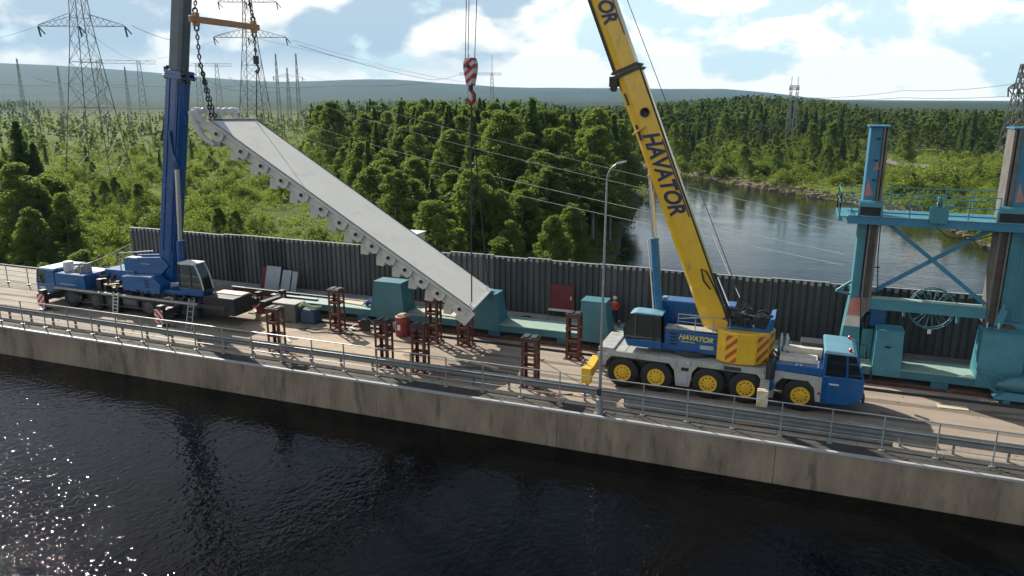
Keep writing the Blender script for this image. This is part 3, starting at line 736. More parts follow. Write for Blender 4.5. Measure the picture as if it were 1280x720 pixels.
BT = Vector((-31.2, 37.9, 47.0))               # blue boom head, far above the picture
HB = Vector((-17.6, 40.0, 15.9))               # hook block of the yellow crane
YT = Vector((-16.3, 38.6, 33.2))               # yellow boom head
b = MB()
for dx in (-.12, .12): b.tube(BT + Vector((-.8, 0, -.8)) + Vector((dx, 0, 0)), HOOK1 + Vector((dx, 0, 1.2)), .02, n=5)
b.box(HOOK1.x - .35, HOOK1.y - .15, HOOK1.z + .1, HOOK1.x + .35, HOOK1.y + .15, HOOK1.z + 1.2)
tag(b.build('hook_block', M['dark']), 'dark hook block high above the orange spreader beam', 'hook block')
def hookblock():
    root = empty('hook_block', HB, 'red and white striped hook block hanging in front of the trees', 'hook block')
    S = stripes('hook_block_stripes', (.36, .02, .05), (.52, .48, .50), .36, (-1, 0, 1.2))
    pl = [(-.22, .72), (-.33, .45), (-.33, .1), (-.16, -.75), (.16, -.75), (.33, .1), (.33, .45), (.22, .72)]
    MB().prismY([(HB.x + x, HB.z + z) for x, z in pl], HB.y - .3, HB.y + .3).build('cheek_plates', S, root, bevel=.04)
    MB().tube((HB.x, HB.y, HB.z - .7), (HB.x, HB.y, HB.z - 1.05), .13, n=10).build('swivel', M['black'], root, smooth=True)
    pts = [(HB.x + .02, HB.y, HB.z - 1.0), (HB.x + .2, HB.y, HB.z - 1.25), (HB.x + .2, HB.y, HB.z - 1.55), (HB.x, HB.y, HB.z - 1.75), (HB.x - .2, HB.y, HB.z - 1.6), (HB.x - .22, HB.y, HB.z - 1.4)]
    MB().path(pts, [.1, .12, .13, .12, .09, .05], 8).build('hook', M['redpaint'], root, smooth=True)
    MB().disc_y(HB.x, HB.y - .35, HB.z + .25, [(0, .12), (.7, .12)], 12).build('axle', M['black'], root, smooth=True)
hookblock()
def ropes(name, pairs, r, label, cat='rope', group=None, mt='wire_dim'):
    b = MB()
    for p, q in pairs: b.tube(p, q, r, n=5)
    return tag(b.build(name, M[mt]), label, cat, group)
ropes('hoist_rope', [((YT.x - 1.0, 39.9, YT.z + .3), (HB.x - .28, 39.9, HB.z + .4)), ((YT.x - .95, 40.1, YT.z + .3), (HB.x - .2, 40.1, HB.z + .6))], .022, 'left hoist rope running up from the striped hook block', group='hoist ropes of the yellow crane', mt='chain')
ropes('hoist_rope', [((YT.x - .2, 39.9, YT.z), (HB.x + .28, 39.9, HB.z + .4)), ((YT.x - .25, 40.1, YT.z), (HB.x + .2, 40.1, HB.z + .6))], .022, 'right hoist rope running up from the striped hook block', group='hoist ropes of the yellow crane', mt='redpaint')
hk = Vector((HB.x, HB.y, HB.z - 1.72))
ropes('lifting_sling', [(hk, P_gate(.35, .5, .2))], .04, 'thin dark sling from the hook to the near low corner of the gate', 'sling', 'slings under the striped hook block', 'chain')
ropes('lifting_sling', [(hk, P_gate(.35, GW - .6, .2))], .04, 'thin dark sling from the hook to the far low corner of the gate', 'sling', 'slings under the striped hook block', 'chain')

# ------------------------------------------------------------------ lettering
def lettering(txt, size, origin, xdir, ydir, mt, parent, depth=.012, shear=.18, bold=.02, name='lettering', sx=1.):
    cu = bpy.data.curves.new(name, 'FONT'); cu.body = txt; cu.size = size; cu.shear = shear; cu.offset = bold * size; cu.extrude = depth; cu.space_character = .98
    tmp = bpy.data.objects.new('tmp', cu); COL.objects.link(tmp); bpy.context.view_layer.update()
    me = bpy.data.meshes.new_from_object(tmp.evaluated_get(bpy.context.evaluated_depsgraph_get()))
    bpy.data.objects.remove(tmp); me.name = name
    x = Vector(xdir).normalized(); y = Vector(ydir).normalized(); z = x.cross(y); o0 = origin_of(parent)
    for v in me.vertices:
        c = Vector(origin) + x * v.co.x * sx + y * v.co.y + z * v.co.z; v.co = c - o0
    me.materials.clear(); me.materials.append(mt)
    for p in me.polygons: p.material_index = 0
    o = bpy.data.objects.new(name, me); COL.objects.link(o); o.parent = parent; return o

def wheel(x, y, z, R_, W_, root, rimmat, side=-1, tyremat='tyre'):
    """wheel with its axis along Y; side = which way it faces"""
    t = MB().disc_y(x, y, z, [(-W_ / 2, R_ * .55), (-W_ / 2, R_ * .80), (-W_ * .46, R_ * .93), (-W_ * .34, R_), (W_ * .34, R_), (W_ * .46, R_ * .93), (W_ / 2, R_ * .8), (W_ / 2, R_ * .55)], 28)
    for i in range(28):                         # tread lugs
        a = 2 * pi * (i + .5) / 28; c = Vector((x + R_ * cos(a), y, z + R_ * sin(a)))
        t.bar(c + Vector((0, -W_ * .36, 0)), c + Vector((0, W_ * .36, 0)), .05, .05, up=(cos(a), 0, sin(a)))
    to = t.build('wheel', M[tyremat], root, smooth=True)
    s = side * W_ / 2; pr = sorted([(s * .98, .42), (s * 1.03, .53), (s * .9, .50), (s * .9, .3), (s * 1.08, .26), (s * 1.08, .12)], key=lambda q: 0)
    b = MB(); b.mat(M[rimmat])
    b.disc_y(x, y, z, [(s * .9, R_ * .55), (s * 1.10, R_ * .55), (s * 1.10, R_ * .50), (s * 1.02, R_ * .46), (s * 1.02, R_ * .25), (s * 1.14, R_ * .22), (s * 1.14, R_ * .02)], 24)
    for i in range(10):
        a = 2 * pi * i / 10; b.mat(M['black']).disc_y(x + R_ * .36 * cos(a), y, z + R_ * .36 * sin(a), [(s * 1.0, R_ * .05), (s * 1.03, R_ * .05)], 8)
        b.mat(M[rimmat])
    for i in range(10):
        a = 2 * pi * (i + .5) / 10; b.disc_y(x + R_ * .18 * cos(a), y, z + R_ * .18 * sin(a), [(s * 1.0, R_ * .03), (s * 1.18, R_ * .03)], 6)
    b.build('rim', None, to)

# boom box: octagonal/rounded section swept between two points in the XZ plane
def boom_section(p, q, hgt, wid, dirv, name, mt, root, round_bottom=True, side=1):
    """p, q centre points; hgt across the boom in XZ; wid along Y. side: +1 puts the rounded belly to the left"""
    d = Vector(dirv).normalized(); n = Vector((-d.z, 0, d.x)) * side     # points to the left side when d is up
    prof = [(-.5, -.5), (-.5, .5), (.15, .5), (.38, .42), (.5, .22), (.5, -.22), (.38, -.42), (.15, -.5)]
    vs = []
    for c in (Vector(p), Vector(q)):
        for a, t in prof: vs.append(c + n * (a * hgt) + Vector((0, 1, 0)) * (t * wid))
    k = len(prof)
    return MB().add(vs, [tuple(range(k)), tuple(range(2 * k - 1, k - 1, -1))] + [((i + 1) % k, i, k + i, k + (i + 1) % k) for i in range(k)]).build(name, mt, root, bevel=.015)

# ------------------------------------------------------------------ yellow crane
def yellow_crane():
    YN, YF = 36.45, 39.35
    root = empty('mobile_crane', (-3, 37.9, 0), 'five axle blue and grey mobile crane with a raised yellow boom', 'crane')
    # carrier frame
    b = MB(); b.box(-8.9, YN + .55, .75, 3.0, YF - .55, 1.55); b.box(-8.95, YN + .15, 1.5, 1.7, YF - .15, 1.86); b.build('chassis', M['dark'], root, bevel=.02)
    # side skirts with wheel arches
    top = 1.93
    poly = [(-9.05, .95), (-8.65, .95), (-8.55, 1.35), (-8.3, 1.66), (-5.35, 1.62), (-5.1, 1.3), (-4.98, .5), (-4.32, .5), (-4.2, 1.3), (-3.95, 1.62), (-1.15, 1.60), (-.9, 1.3), (-.8, .5), (-.35, .52), (-.25, 1.3), (0, 1.58), (1.15, 1.58), (1.45, 1.25), (1.55, .6), (1.76, .6), (1.76, 1.85), (.2, 1.9), (-.3, top), (-8.6, top), (-9.05, 1.75)]
    for y0 in (YN, YF - .06):
        MB().prismY(poly, y0, y0 + .06).build('side_skirt', M['cargrey'], root, bevel=.01)
    pieces(MB().box(-9.0, YN + .06, 1.87, -7.6, YF - .06, 1.95).box(-9.0, YN + .06, 1.95, -8.2, YF - .06, 2.05).box(-7.6, YN + .07, 1.87, -.4, YF - .07, 1.93), 'deck_plate', M['cargrey'], root, bevel=.01)
    for x0, x1 in ((-4.75, -4.5), (-.7, -.58)): MB().box(x0, YN - .012, 1.32, x1 + .12, YN - .001, 1.5).build('vent', M['black'], root)
    b = MB()
    for x in (-7.0, -4.98, -4.3, -2.6, -.82): b.box(x, YN - .004, 1.62, x + .02, YN - .0005, 1.9)
    pieces(b, 'panel_seam', M['black'], root)
    b = MB()
    for x in (-8.65, -4.5, -.5): b.box(x, YN - .02, 1.72, x + .14, YN - .001, 1.78)
    pieces(b, 'side_marker', M['white'], root)
    for x in (-7.7, -5.98, -3.41, -1.62, .87):
        wheel(x, YN + .28, .80, .80, .52, root, 'yellow', -1); wheel(x, YF - .28, .80, .80, .52, root, 'yellow', 1)
        MB().disc_y(x, YN + .5, .8, [(0, .12), (YF - YN - 1., .12)], 10).build('axle', M['black'], root)
    b = MB()
    for x0, x1 in ((-8.6, -5.0), (-4.3, -.85), (-.3, 1.5)): b.box(x0, YN + .62, .9, x1, YN + .68, 1.6)
    pieces(b, 'wheel_well', M['black'], root)
    # driver's cab at the right end
    cx0, cx1 = 1.76, 3.5
    body = [(cx0, .55), (3.05, .62), (3.42, .8), (3.56, 1.1), (3.56, 1.95), (cx0, 1.95)]
    cab = MB().prismY(body, YN - .02, YF + .02).build('cab', M['blue'], root, bevel=.05)
    b = MB()                                   # pillars and roof
    zr = 3.02
    b.mat(M['blue'])
    for y in (YN + .02, YF - .12):
        b.hexa([(cx0, y, 1.95), (cx0 + .12, y, 1.95), (cx0 + .12, y + .1, 1.95), (cx0, y + .1, 1.95)], [(cx0, y, zr), (cx0 + .12, y, zr), (cx0 + .12, y + .1, zr), (cx0, y + .1, zr)])
        b.hexa([(2.78, y, 1.95), (2.86, y, 1.95), (2.86, y + .1, 1.95), (2.78, y + .1, 1.95)], [(2.7, y, zr), (2.78, y, zr), (2.78, y + .1, zr), (2.7, y + .1, zr)])
        b.hexa([(3.46, y, 1.95), (3.55, y, 1.95), (3.55, y + .1, 1.95), (3.46, y + .1, 1.95)], [(3.08, y, zr), (3.16, y, zr), (3.16, y + .1, zr), (3.08, y + .1, zr)])
    b.box(cx0, YN + .13, 1.95, cx0 + .05, YF - .13, zr)
    b.build('pillar', None, cab)
    MB().hexa([(cx0 - .05, YN, zr), (3.2, YN, zr), (3.2, YF, zr), (cx0 - .05, YF, zr)], [(cx0, YN + .1, zr + .14), (3.0, YN + .12, zr + .12), (3.0, YF - .12, zr + .12), (cx0, YF - .1, zr + .14)]).build('roof', M['roof'], root, bevel=.04)
    g = MB()
    for y in (YN + .05, YF - .07):
        g.hexa([(cx0 + .13, y, 1.96), (2.77, y, 1.96), (2.77, y + .02, 1.96), (cx0 + .13, y + .02, 1.96)], [(cx0 + .13, y, zr - .02), (2.69, y, zr - .02), (2.69, y + .02, zr - .02), (cx0 + .13, y + .02, zr - .02)])
        g.hexa([(2.87, y, 1.96), (3.45, y, 1.96), (3.45, y + .02, 1.96), (2.87, y + .02, 1.96)], [(2.79, y, zr - .02), (3.07, y, zr - .02), (3.07, y + .02, zr - .02), (2.79, y + .02, zr - .02)])
    pieces(g, 'side_window', M['glass_dark'], root)
    MB().hexa([(3.50, YN + .13, 1.96), (3.53, YN + .13, 1.96), (3.53, YF - .13, 1.96), (3.50, YF - .13, 1.96)], [(3.11, YN + .13, zr - .02), (3.14, YN + .13, zr - .02), (3.14, YF - .13, zr - .02), (3.11, YF - .13, zr - .02)]).build('windscreen', M['glass'], root)
    d = MB().box(2.0, YN - .035, .9, 2.85, YN - .022, 1.93).build('door', M['blue'], root); MB().box(2.08, YN - .07, 1.55, 2.5, YN - .036, 1.62).build('handle', M['white'], d)
    pieces(MB().box(2.35, YF - 1.1, 1.96, 2.8, YF - .5, 2.6).box(2.35, YN + .5, 1.96, 2.8, YN + 1.1, 2.6), 'seat', M['dark'], root, bevel=.05)
    MB().box(3.55, YN + .2, .75, 3.68, YF - .2, 1.1).build('bumper', M['dark'], root, bevel=.03)
    for y in (YN + .35, YF - .65): MB().box(3.57, y, 1.15, 3.6, y + .3, 1.35).build('headlight', M['white'], root, bevel=.01)
    for y, s in ((YN - .02, -1), (YF + .02, 1)):
        MB().path([(3.2, y, 2.8), (3.75, y + s * .12, 2.75), (3.8, y + s * .15, 2.2)], .02, 5).box(3.72, y + s * .15 - .12, 2.05, 3.8, y + s * .15 + .12, 2.5).build('mirror', M['black'], root)
    for y in (YN + .3, YF - .5): MB().lathe(2.85 if y < 38 else 2.9, y, [(zr + .12, .08), (zr + .26, .07), (zr + .3, .03)], 10).build('beacon', M['redlamp'], root, smooth=True)
    # engine deck behind the cab
    MB().box(-.35, YN + .02, 1.88, 1.76, YF - .02, 2.28).build('engine_cover', M['blue'], root, bevel=.04)
    pieces(MB().box(-.2, YN + .5, 2.28, 1.5, YN + 1.3, 2.5).box(-.05, YN + 1.5, 2.28, 1.72, YN + 1.9, 2.72), 'tool_tray', M['cream'], root, bevel=.02)
    MB().box(.7, YN + 1.9, 2.28, 1.75, YF - .1, 2.9).build('engine_box', M['dark'], root, bevel=.03)
    for dx in (0, .26): MB().lathe(-.2 + dx, YN + 1.7, [(2.28, .12), (3.1, .12), (3.2, .07), (3.3, .07)], 12).build('exhaust', M['galv'], root, smooth=True)
    pieces(MB().box(.55, YN - .01, 2.30, .63, YN + .05, 2.36).box(.75, YN - .01, 2.30, .83, YN + .05, 2.36).box(1.5, YN, 2.29, 1.56, YN + .06, 2.6), 'fitting', M['white'], root)
    # tool locker drum beside first arch
    MB().lathe(-.55, YN - .02, [(1.5, .2), (2.25, .22), (2.35, .18)], 14).build('air_filter', M['black'], root, smooth=True)
    MB().disc_y(-.62, YN - .15, 1.2, [(0, .3), (.2, .34), (.3, .3)], 16).build('hose_reel', M['blue'], root, smooth=True)
    b = MB(); r = random.Random(31)
    for i in range(30):
        p = Vector((r.uniform(-1.6, 1.6), r.uniform(YN + .35, YF - .5), r.uniform(1.96, 2.5)))
        b.path([p, p + Vector((r.uniform(-.3, .3), r.uniform(-.3, .3), r.uniform(.05, .25))), p + Vector((r.uniform(-.6, .6), r.uniform(-.4, .4), 0))], r.uniform(.02, .04), 5)
    b.build('deck_hoses', M['hose'], root)
    b = MB()
    for i in range(5): b.box(3.562, YN + .75, 1.2 + i * .12, 3.575, YF - .75, 1.26 + i * .12)
    pieces(b, 'grille_slat', M['black'], root)
    MB().box(2.0, YN - .026, 1.2, 2.85, YN - .0215, 1.22).box(1.8, YN - .03, .62, 1.98, YN - .021, 1.9).build('door_seam', M['blue2'], root)
    for x in (-8.75, 1.62): MB().box(x, YN - .03, .98, x + .12, YN - .005, 1.10).build('side_lamp', M['redlamp'], root)
    MB().box(-4.9, YN - .03, .62, -4.42, YN - .004, 1.15).build('locker_door', M['slab'], root, bevel=.01)
    b = MB(); b.box(-2.7, YN - .03, 1.66, -1.9, YN - .004, 1.84); b.build('step_plate', M['dark'], root)
    # outriggers: (x, reach to y)
    for x, yo, big in ((-9.15, 34.95, True), (-.75, 35.0, False), (-9.15, 41.2, True), (-.75, 41.2, False)):
        near = yo < 38; y_in = YN + .3 if near else YF - .3
        ob = MB().bar((x, y_in, 1.25), (x, yo, 1.05), .42, .5).build('outrigger_beam', M['yellow'] if big else M['cargrey'], root, bevel=.02)
        MB().bar((x - .02, yo + (-.02 if near else .02), .62), (x - .02, yo + (-.02 if near else .02), 1.42), .5, .36, up=(0, 1, 0)).build('outrigger_box', M['yellow'] if big else M['white_yellow'], ob, bevel=.03)
        MB().tube((x, yo, .75), (x, yo, .2), .09, n=12).build('jack', M['chrome'], ob, smooth=True)
        MB().lathe(x, yo, [(.06, .42), (.14, .44), (.2, .3), (.26, .12)], 20).build('outrigger_pad', M['white'], ob, smooth=True)
        MB().box(x - .6, yo - .55, .006, x + .6, yo + .55, .06).build('support_mat', M['wood'], ob)
    # superstructure --------------------------------------------------------
    MB().lathe(-4.4, 37.9, [(1.88, 1.15), (2.2, 1.15), (2.22, 1.0), (2.4, 1.0)], 28).build('slew_ring', M['dark'], root, smooth=True)
    MB().box(-6.9, YN + .45, 2.15, -2.4, YF - .2, 2.5).build('turntable', M['blue2'], root, bevel=.03)
    pieces(MB().prismY([(-5.72, 2.28), (-3.1, 2.2), (-3.1, 3.22), (-5.72, 3.3)], YN + .42, YN + 1.15), 'side_housing', M['blue'], root, bevel=.03)
    b = MB()
    for z in (2.5, 2.68, 2.86, 3.04): b.box(-5.45, YN + .40, z, -5.1, YN + .418, z + .08)
    b.build('louvre', M['black'], root)
    lettering('HAVATOR', .36, (-5.03, YN + .41, 2.84), (1, 0, -.03), (0, 0, 1), M['logo_y'], root, shear=.35, bold=.03, depth=.008)
    pieces(MB().box(-3.95, YN + .40, 2.42, -3.3, YN + .418, 2.62), 'name_plate', M['slab'], root)
    b = MB(); b.box(-4.9, YN + .404, 2.69, -4.2, YN + .418, 2.72); pieces(b, 'logo_stroke', M['logo_y'], root)
    # walkway railing
    b = MB(); x0, x1, yy, zb, zt = -5.1, -2.6, YN + .5, 3.27, 4.1
    for k, x in enumerate((x0, -4.25, -3.4, x1)): b.path([(x, yy, zb), (x, yy, zt)], .025, 6)
    b.path([(x0, yy, zt), (x1, yy, zt - .05)], .03, 6); b.path([(x0, yy, 3.72), (x1, yy, 3.66)], .022, 6); b.path([(x0, yy, 3.85), (-4.0, yy - .05, 4.02), (-3.55, yy, 4.1)], .03, 6)
    b.build('handrail', M['galv'], root, smooth=True)
    MB().box(-5.72, YN + .45, 3.3, -2.6, YN + 1.2, 3.34).build('catwalk', M['cargrey'], root)
    # crane operator's cab
    k0, k1, y0, y1 = -7.7, -5.85, YN + .3, YN + 1.25
    c = MB().prismY([(-7.55, 2.2), (k1, 2.2), (k1, 2.62), (-7.72, 2.55)], y0, y1).build('operator_cab', M['blue'], root, bevel=.03)
    b = MB(); b.mat(M['black'])
    fr = [(-7.72, 2.58), (-7.78, 3.1), (-7.35, 3.92), (-5.95, 3.92), (-5.88, 2.62)]
    for y in (y0 + .02, y1 - .06):
        for p, q in zip(fr[:-1], fr[1:]): b.bar((p[0], y, p[1]), (q[0], y, q[1]), .06, .07)
        b.bar((-6.25, y, 2.6), (-6.3, y, 3.92), .06, .06)
    pieces(b, 'cab_frame', None, c)
    pieces(MB().prismY([(-7.7, 2.6), (-7.76, 3.1), (-7.33, 3.9), (-5.97, 3.9), (-5.9, 2.62)], y0 + .04, y0 + .055).prismY([(-7.7, 2.6), (-7.76, 3.1), (-7.33, 3.9), (-5.97, 3.9), (-5.9, 2.62)], y1 - .05, y1 - .035), 'side_glass', M['glass_dark'], root)
    MB().hexa([(-7.73, y0, 2.6), (-7.71, y0, 2.6), (-7.71, y1, 2.6), (-7.73, y1, 2.6)], [(-7.8, y0, 3.1), (-7.78, y0, 3.1), (-7.78, y1, 3.1), (-7.8, y1, 3.1)]).hexa([(-7.8, y0, 3.1), (-7.78, y0, 3.1), (-7.78, y1, 3.1), (-7.8, y1, 3.1)], [(-7.38, y0, 3.92), (-7.35, y0, 3.92), (-7.35, y1, 3.92), (-7.38, y1, 3.92)]).build('front_glass', M['glass'], root)
    MB().prismY([(-7.5, 3.93), (-5.85, 3.93), (-5.85, 4.0), (-7.2, 4.03)], y0 - .04, y1 + .04).build('cab_roof', M['roof'], root, bevel=.03)
    pieces(MB().box(-6.9, y0 + .25, 2.62, -6.35, y1 - .2, 2.85).box(-6.45, y0 + .25, 2.85, -6.3, y1 - .2, 3.5), 'seat', M['dark'], root, bevel=.05)
    MB().path([(-7.7, y0 - .05, 3.3), (-7.95, y0 - .2, 3.4)], .02, 5).box(-8.02, y0 - .3, 3.2, -7.95, y0 - .12, 3.55).build('mirror', M['black'], root)
    # far side engine house
    MB().box(-6.3, YN + 1.95, 2.5, -2.5, YF + .1, 4.35).build('engine_house', M['blue2'], root, bevel=.05)
    b = MB()
    for i in range(1): b.box(-6.2 + i * .42, YN + 2.2, 4.36, -6.2 + i * .42 + rnd.uniform(.2, .38), YN + 2.6, 4.42 + rnd.uniform(0, .1))
    b.build('roof_fitting', M['roof'], root, bevel=.02)
    # counterweight: rounded stack at the rear with hazard stripes
    cw = [(-3.12, YN + .3), (-2.75, YN + .02), (-2.15, YN - .12), (-1.3, YN + .05), (-.72, YN + .6), (-.5, YN + 1.5), (-.72, YN + 2.5), (-1.3, YF - .0), (-2.4, YF + .05), (-3.12, YF - .2)]
    def ring(z, s=1.): return [(-1.9 + (x + 1.9) * s, 37.9 + (y - 37.9) * s, z) for x, y in cw]
    n = len(cw); zs = [(1.98, .96), (2.06, 1.), (2.55, 1.), (2.57, .985), (2.6, 1.), (3.1, 1.), (3.12, .985), (3.15, 1.), (3.5, 1.), (3.58, .96)]
    vs = []; [vs.extend(ring(z, s)) for z, s in zs]; b = MB(); k = len(zs)
    b.mat(M['yellow'])
    b.add(vs, [(r * n + j, r * n + (j + 1) % n, (r + 1) * n + (j + 1) % n, (r + 1) * n + j) for r in range(k - 1) for j in range(n)] + [tuple(range(n - 1, -1, -1)), tuple((k - 1) * n + j for j in range(n))])
    cwo = b.build('counterweight', None, root)
    b = MB()                                   # striped plates set on the rounded end
    for (p, q, a0, a1) in ((cw[1], cw[2], .1, .98), (cw[3], cw[4], .1, .95), (cw[4], cw[5], .1, .9)):
        P0 = Vector((p[0], p[1], 0)); Q0 = Vector((q[0], q[1], 0)); t = (Q0 - P0); nrm = Vector((t.y, -t.x, 0)).normalized() * .012
        a = P0.lerp(Q0, a0) + nrm; c_ = P0.lerp(Q0, a1) + nrm; nn = nrm * .6
        b.hexa([(a.x, a.y, 2.08), (c_.x, c_.y, 2.08), (c_.x - nn.x, c_.y - nn.y, 2.08), (a.x - nn.x, a.y - nn.y, 2.08)], [(a.x, a.y, 3.42), (c_.x, c_.y, 3.42), (c_.x - nn.x, c_.y - nn.y, 3.42), (a.x - nn.x, a.y - nn.y, 3.42)])
    pieces(b, 'hazard_plate', M['red_yellow'], cwo)
    # winches and hose tangle on top
    wi = MB(); 
    for x, z, r_ in ((-2.0, 3.95, .38), (-1.15, 3.95, .36)):
        wi.disc_y(x, YN + .7, z, [(0, r_), (.06, r_), (.07, r_ * .75), (1.2, r_ * .75), (1.21, r_), (1.27, r_)], 18)
    pieces(wi, 'winch', M['black'], root, smooth=True)
    b = MB(); r = random.Random(11)
    for i in range(26):
        x = r.uniform(-2.6, -.8); y = r.uniform(YN + .3, YN + 1.8); z = r.uniform(3.6, 4.5)
        p0 = Vector((x, y, z)); b.path([p0, p0 + Vector((r.uniform(-.3, .3), r.uniform(-.2, .2), r.uniform(0, .35))), p0 + Vector((r.uniform(-.5, .5), r.uniform(-.3, .3), r.uniform(-.2, .3)))], r.uniform(.025, .06), 5)
        if i % 3 == 0: b.box(x - .12, y - .1, z - .15, x + .12, y + .1, z + .12)
    b.build('hydraulic_hoses', M['dark'], root, smooth=True)
    MB().box(-2.75, YN + .5, 3.6, -.7, YF - .5, 3.72).prismY([(-.95, 3.7), (-.6, 3.7), (-.55, 4.3), (-.75, 4.25)], YN + .5, YF - .5).build('winch_tray', M['blue'], root, bevel=.02)
    # boom ------------------------------------------------------------------
    d = Vector((-6.08, 0, 14.9)).normalized(); foot = Vector((-3.22, 38.0, 3.2)); L1 = 13.6
    at = lambda s, off=0: foot + d * s + Vector((-d.z, 0, d.x)) * off
    nrm = Vector((-d.z, 0, d.x))
    bo = boom_section(at(0), at(L1), 1.26, 1.02, d, 'boom', M['yellow'], root)
    boom_section(at(L1 - .1), at(28), 1.10, .86, d, 'boom_section', M['yellow'], bo)
    boom_section(at(28 - .1), at(32.3), .94, .72, d, 'boom_section', M['yellow'], bo)
    hd = at(32.2)
    MB().prismY([(hd.x - .7, hd.z - .5), (hd.x + .6, hd.z - .3), (hd.x + .3, hd.z + .9), (hd.x - 1.0, hd.z + .6)], 37.6, 38.4).build('boom_head', M['dark'], bo, bevel=.03)
    MB().bar((hd.x - .3, 38.0, hd.z + .3), (hd.x - .3, 40.1, hd.z + .5), .2, .3).build('sheave_arm', M['dark'], bo)
    # black strips painting the dark edge line and shaded underside, collars, lettering
    b = MB(); b.bar(at(.3, -.66) - Vector((0, .44, 0)), at(L1, -.66) - Vector((0, .44, 0)), .07, .1); b.bar(at(L1 + .2, .58) - Vector((0, .3, 0)), at(28, .58) - Vector((0, .3, 0)), .07, .14); b.build('edge_shade_strip', M['black'], bo)
    b = MB(); b.mat(M['dark'])
    for s, e, h_ in ((L1 - .12, .07, .70), (L1 + .08, .05, .66)):
        for yy in (-.56, .56): b.bar(at(s, -h_) + Vector((0, yy, 0)), at(s, h_) + Vector((0, yy, 0)), .06, .16)
        for hh in (-h_, h_): b.bar(at(s, hh) + Vector((0, -.58, 0)), at(s, hh) + Vector((0, .58, 0)), .16, .06)
    b.build('collar', None, bo)
    b = MB(); b.box(at(L1, .72).x - .12, 37.45, at(L1, .72).z - .5, at(L1, .72).x + .28, 37.8, at(L1, .72).z - .02); b.disc_y(at(L1 - .2, .7).x, 37.42, at(L1 - .2, .7).z - .4, [(0, .16), (.3, .16)], 10); b.build('bracket', M['black'], bo)
    b = MB(); q = at(L1 - 2.2, -.2)
    for i in range(12):
        a = i / 12 * 2 * pi; b.path([(q.x, 37.48, q.z), (q.x + .22 * cos(a), 37.41, q.z + .22 * sin(a)), (q.x + .17 * cos(a + .6), 37.46, q.z + .2 * sin(a + .6))], .045, 5)
    b.build('cable_drum', M['black'], bo)
    q = at(L1 - 5.4, .55); MB().bar(at(L1 - 3.0, .70) - Vector((0, .6, 0)), at(L1 - 2.8, .0) - Vector((0, .6, 0)), .12, .1).build('hose_guide', M['yellow'], bo, bevel=.02)
    # letters read down the boom, their tops towards the right
    lettering('HAVATOR', 1.08, at(10.45, .25) + Vector((0, -.525, 0)), -d, -nrm, M['logo'], bo, shear=.28, bold=.032, sx=.84)
    lettering('HAVATOR', .95, at(19.7, .22) + Vector((0, -.445, 0)), -d, -nrm, M['logo'], bo, shear=.28, bold=.032, sx=.84)
    b = MB()
    for s0, s1, off, yy, tk in ((11.0, 10.2, .40, -.525, .12), (9.9, 5.9, -.57, -.525, .06), (19.2, 15.2, -.50, -.442, .05)):
        b.bar(at(s0, off) + Vector((0, yy, 0)), at(s1, off) + Vector((0, yy, 0)), .02, tk, up=tuple(nrm))
    pieces(b, 'logo_stroke', M['logo'], bo)
    MB().bar(at(12.6, .42) + Vector((0, -.52, 0)), at(12.0, .42) + Vector((0, -.52, 0)), .01, .10, up=tuple(nrm)).build('stencil', M['logo'], bo)
    b = MB(); p = at(1.2, -.70) + Vector((0, -.62, 0)); b.path([p, at(2.2, -.62) + Vector((0, -.68, 0)), at(3.1, -.5) + Vector((0, -.66, 0)), at(3.3, -.3) + Vector((0, -.64, 0)), at(2.7, -.22) + Vector((0, -.64, 0)), at(2.2, -.4) + Vector((0, -.66, 0))], .045, 6)
    b.path([at(.2, -.85) + Vector((0, -.5, 0)), at(2.9, -.8) + Vector((0, -.5, 0))], .07, 6); b.build('hose_loop', M['black'], bo, smooth=True)
    MB().tube(at(.2, -.95) + Vector((0, -.35, 0)), at(2.6, -.86) + Vector((0, -.35, 0)), .06, n=8).build('small_cylinder', M['chrome'], bo, smooth=True)
    # luffing cylinder left of the boom
    c0 = Vector((-6.1, 38.0, 2.6)); c1 = Vector((-7.05, 38.0, 11.0)); cm = c0.lerp(c1, .59)
    cy = MB().tube(c0, cm, .21, .21, 16).tube(cm, cm + (c1 - c0).normalized() * .08, .24, .24, 16).build('lift_cylinder', M['cyl_blue'], root, smooth=True)
    MB().tube(cm, c1, .13, .13, 14).build('piston_rod', M['chrome'], cy, smooth=True)
    MB().tube(c0 + Vector((-.3, -.1, .4)), cm + Vector((-.3, -.1, 0)), .035, n=6).build('pipe', M['white'], cy)
    MB().bar(c1 + Vector((0, 0, -.1)), at(8.3, .5), .5, .35).build('cylinder_lug', M['yellow'], bo, bevel=.03)
    ropes('winch_rope', [((-1.9, 37.5, 4.3), (hd.x + .3, 37.8, hd.z + .9))], .018, 'thin winch rope running up behind the yellow boom', mt='chain')
yellow_crane()

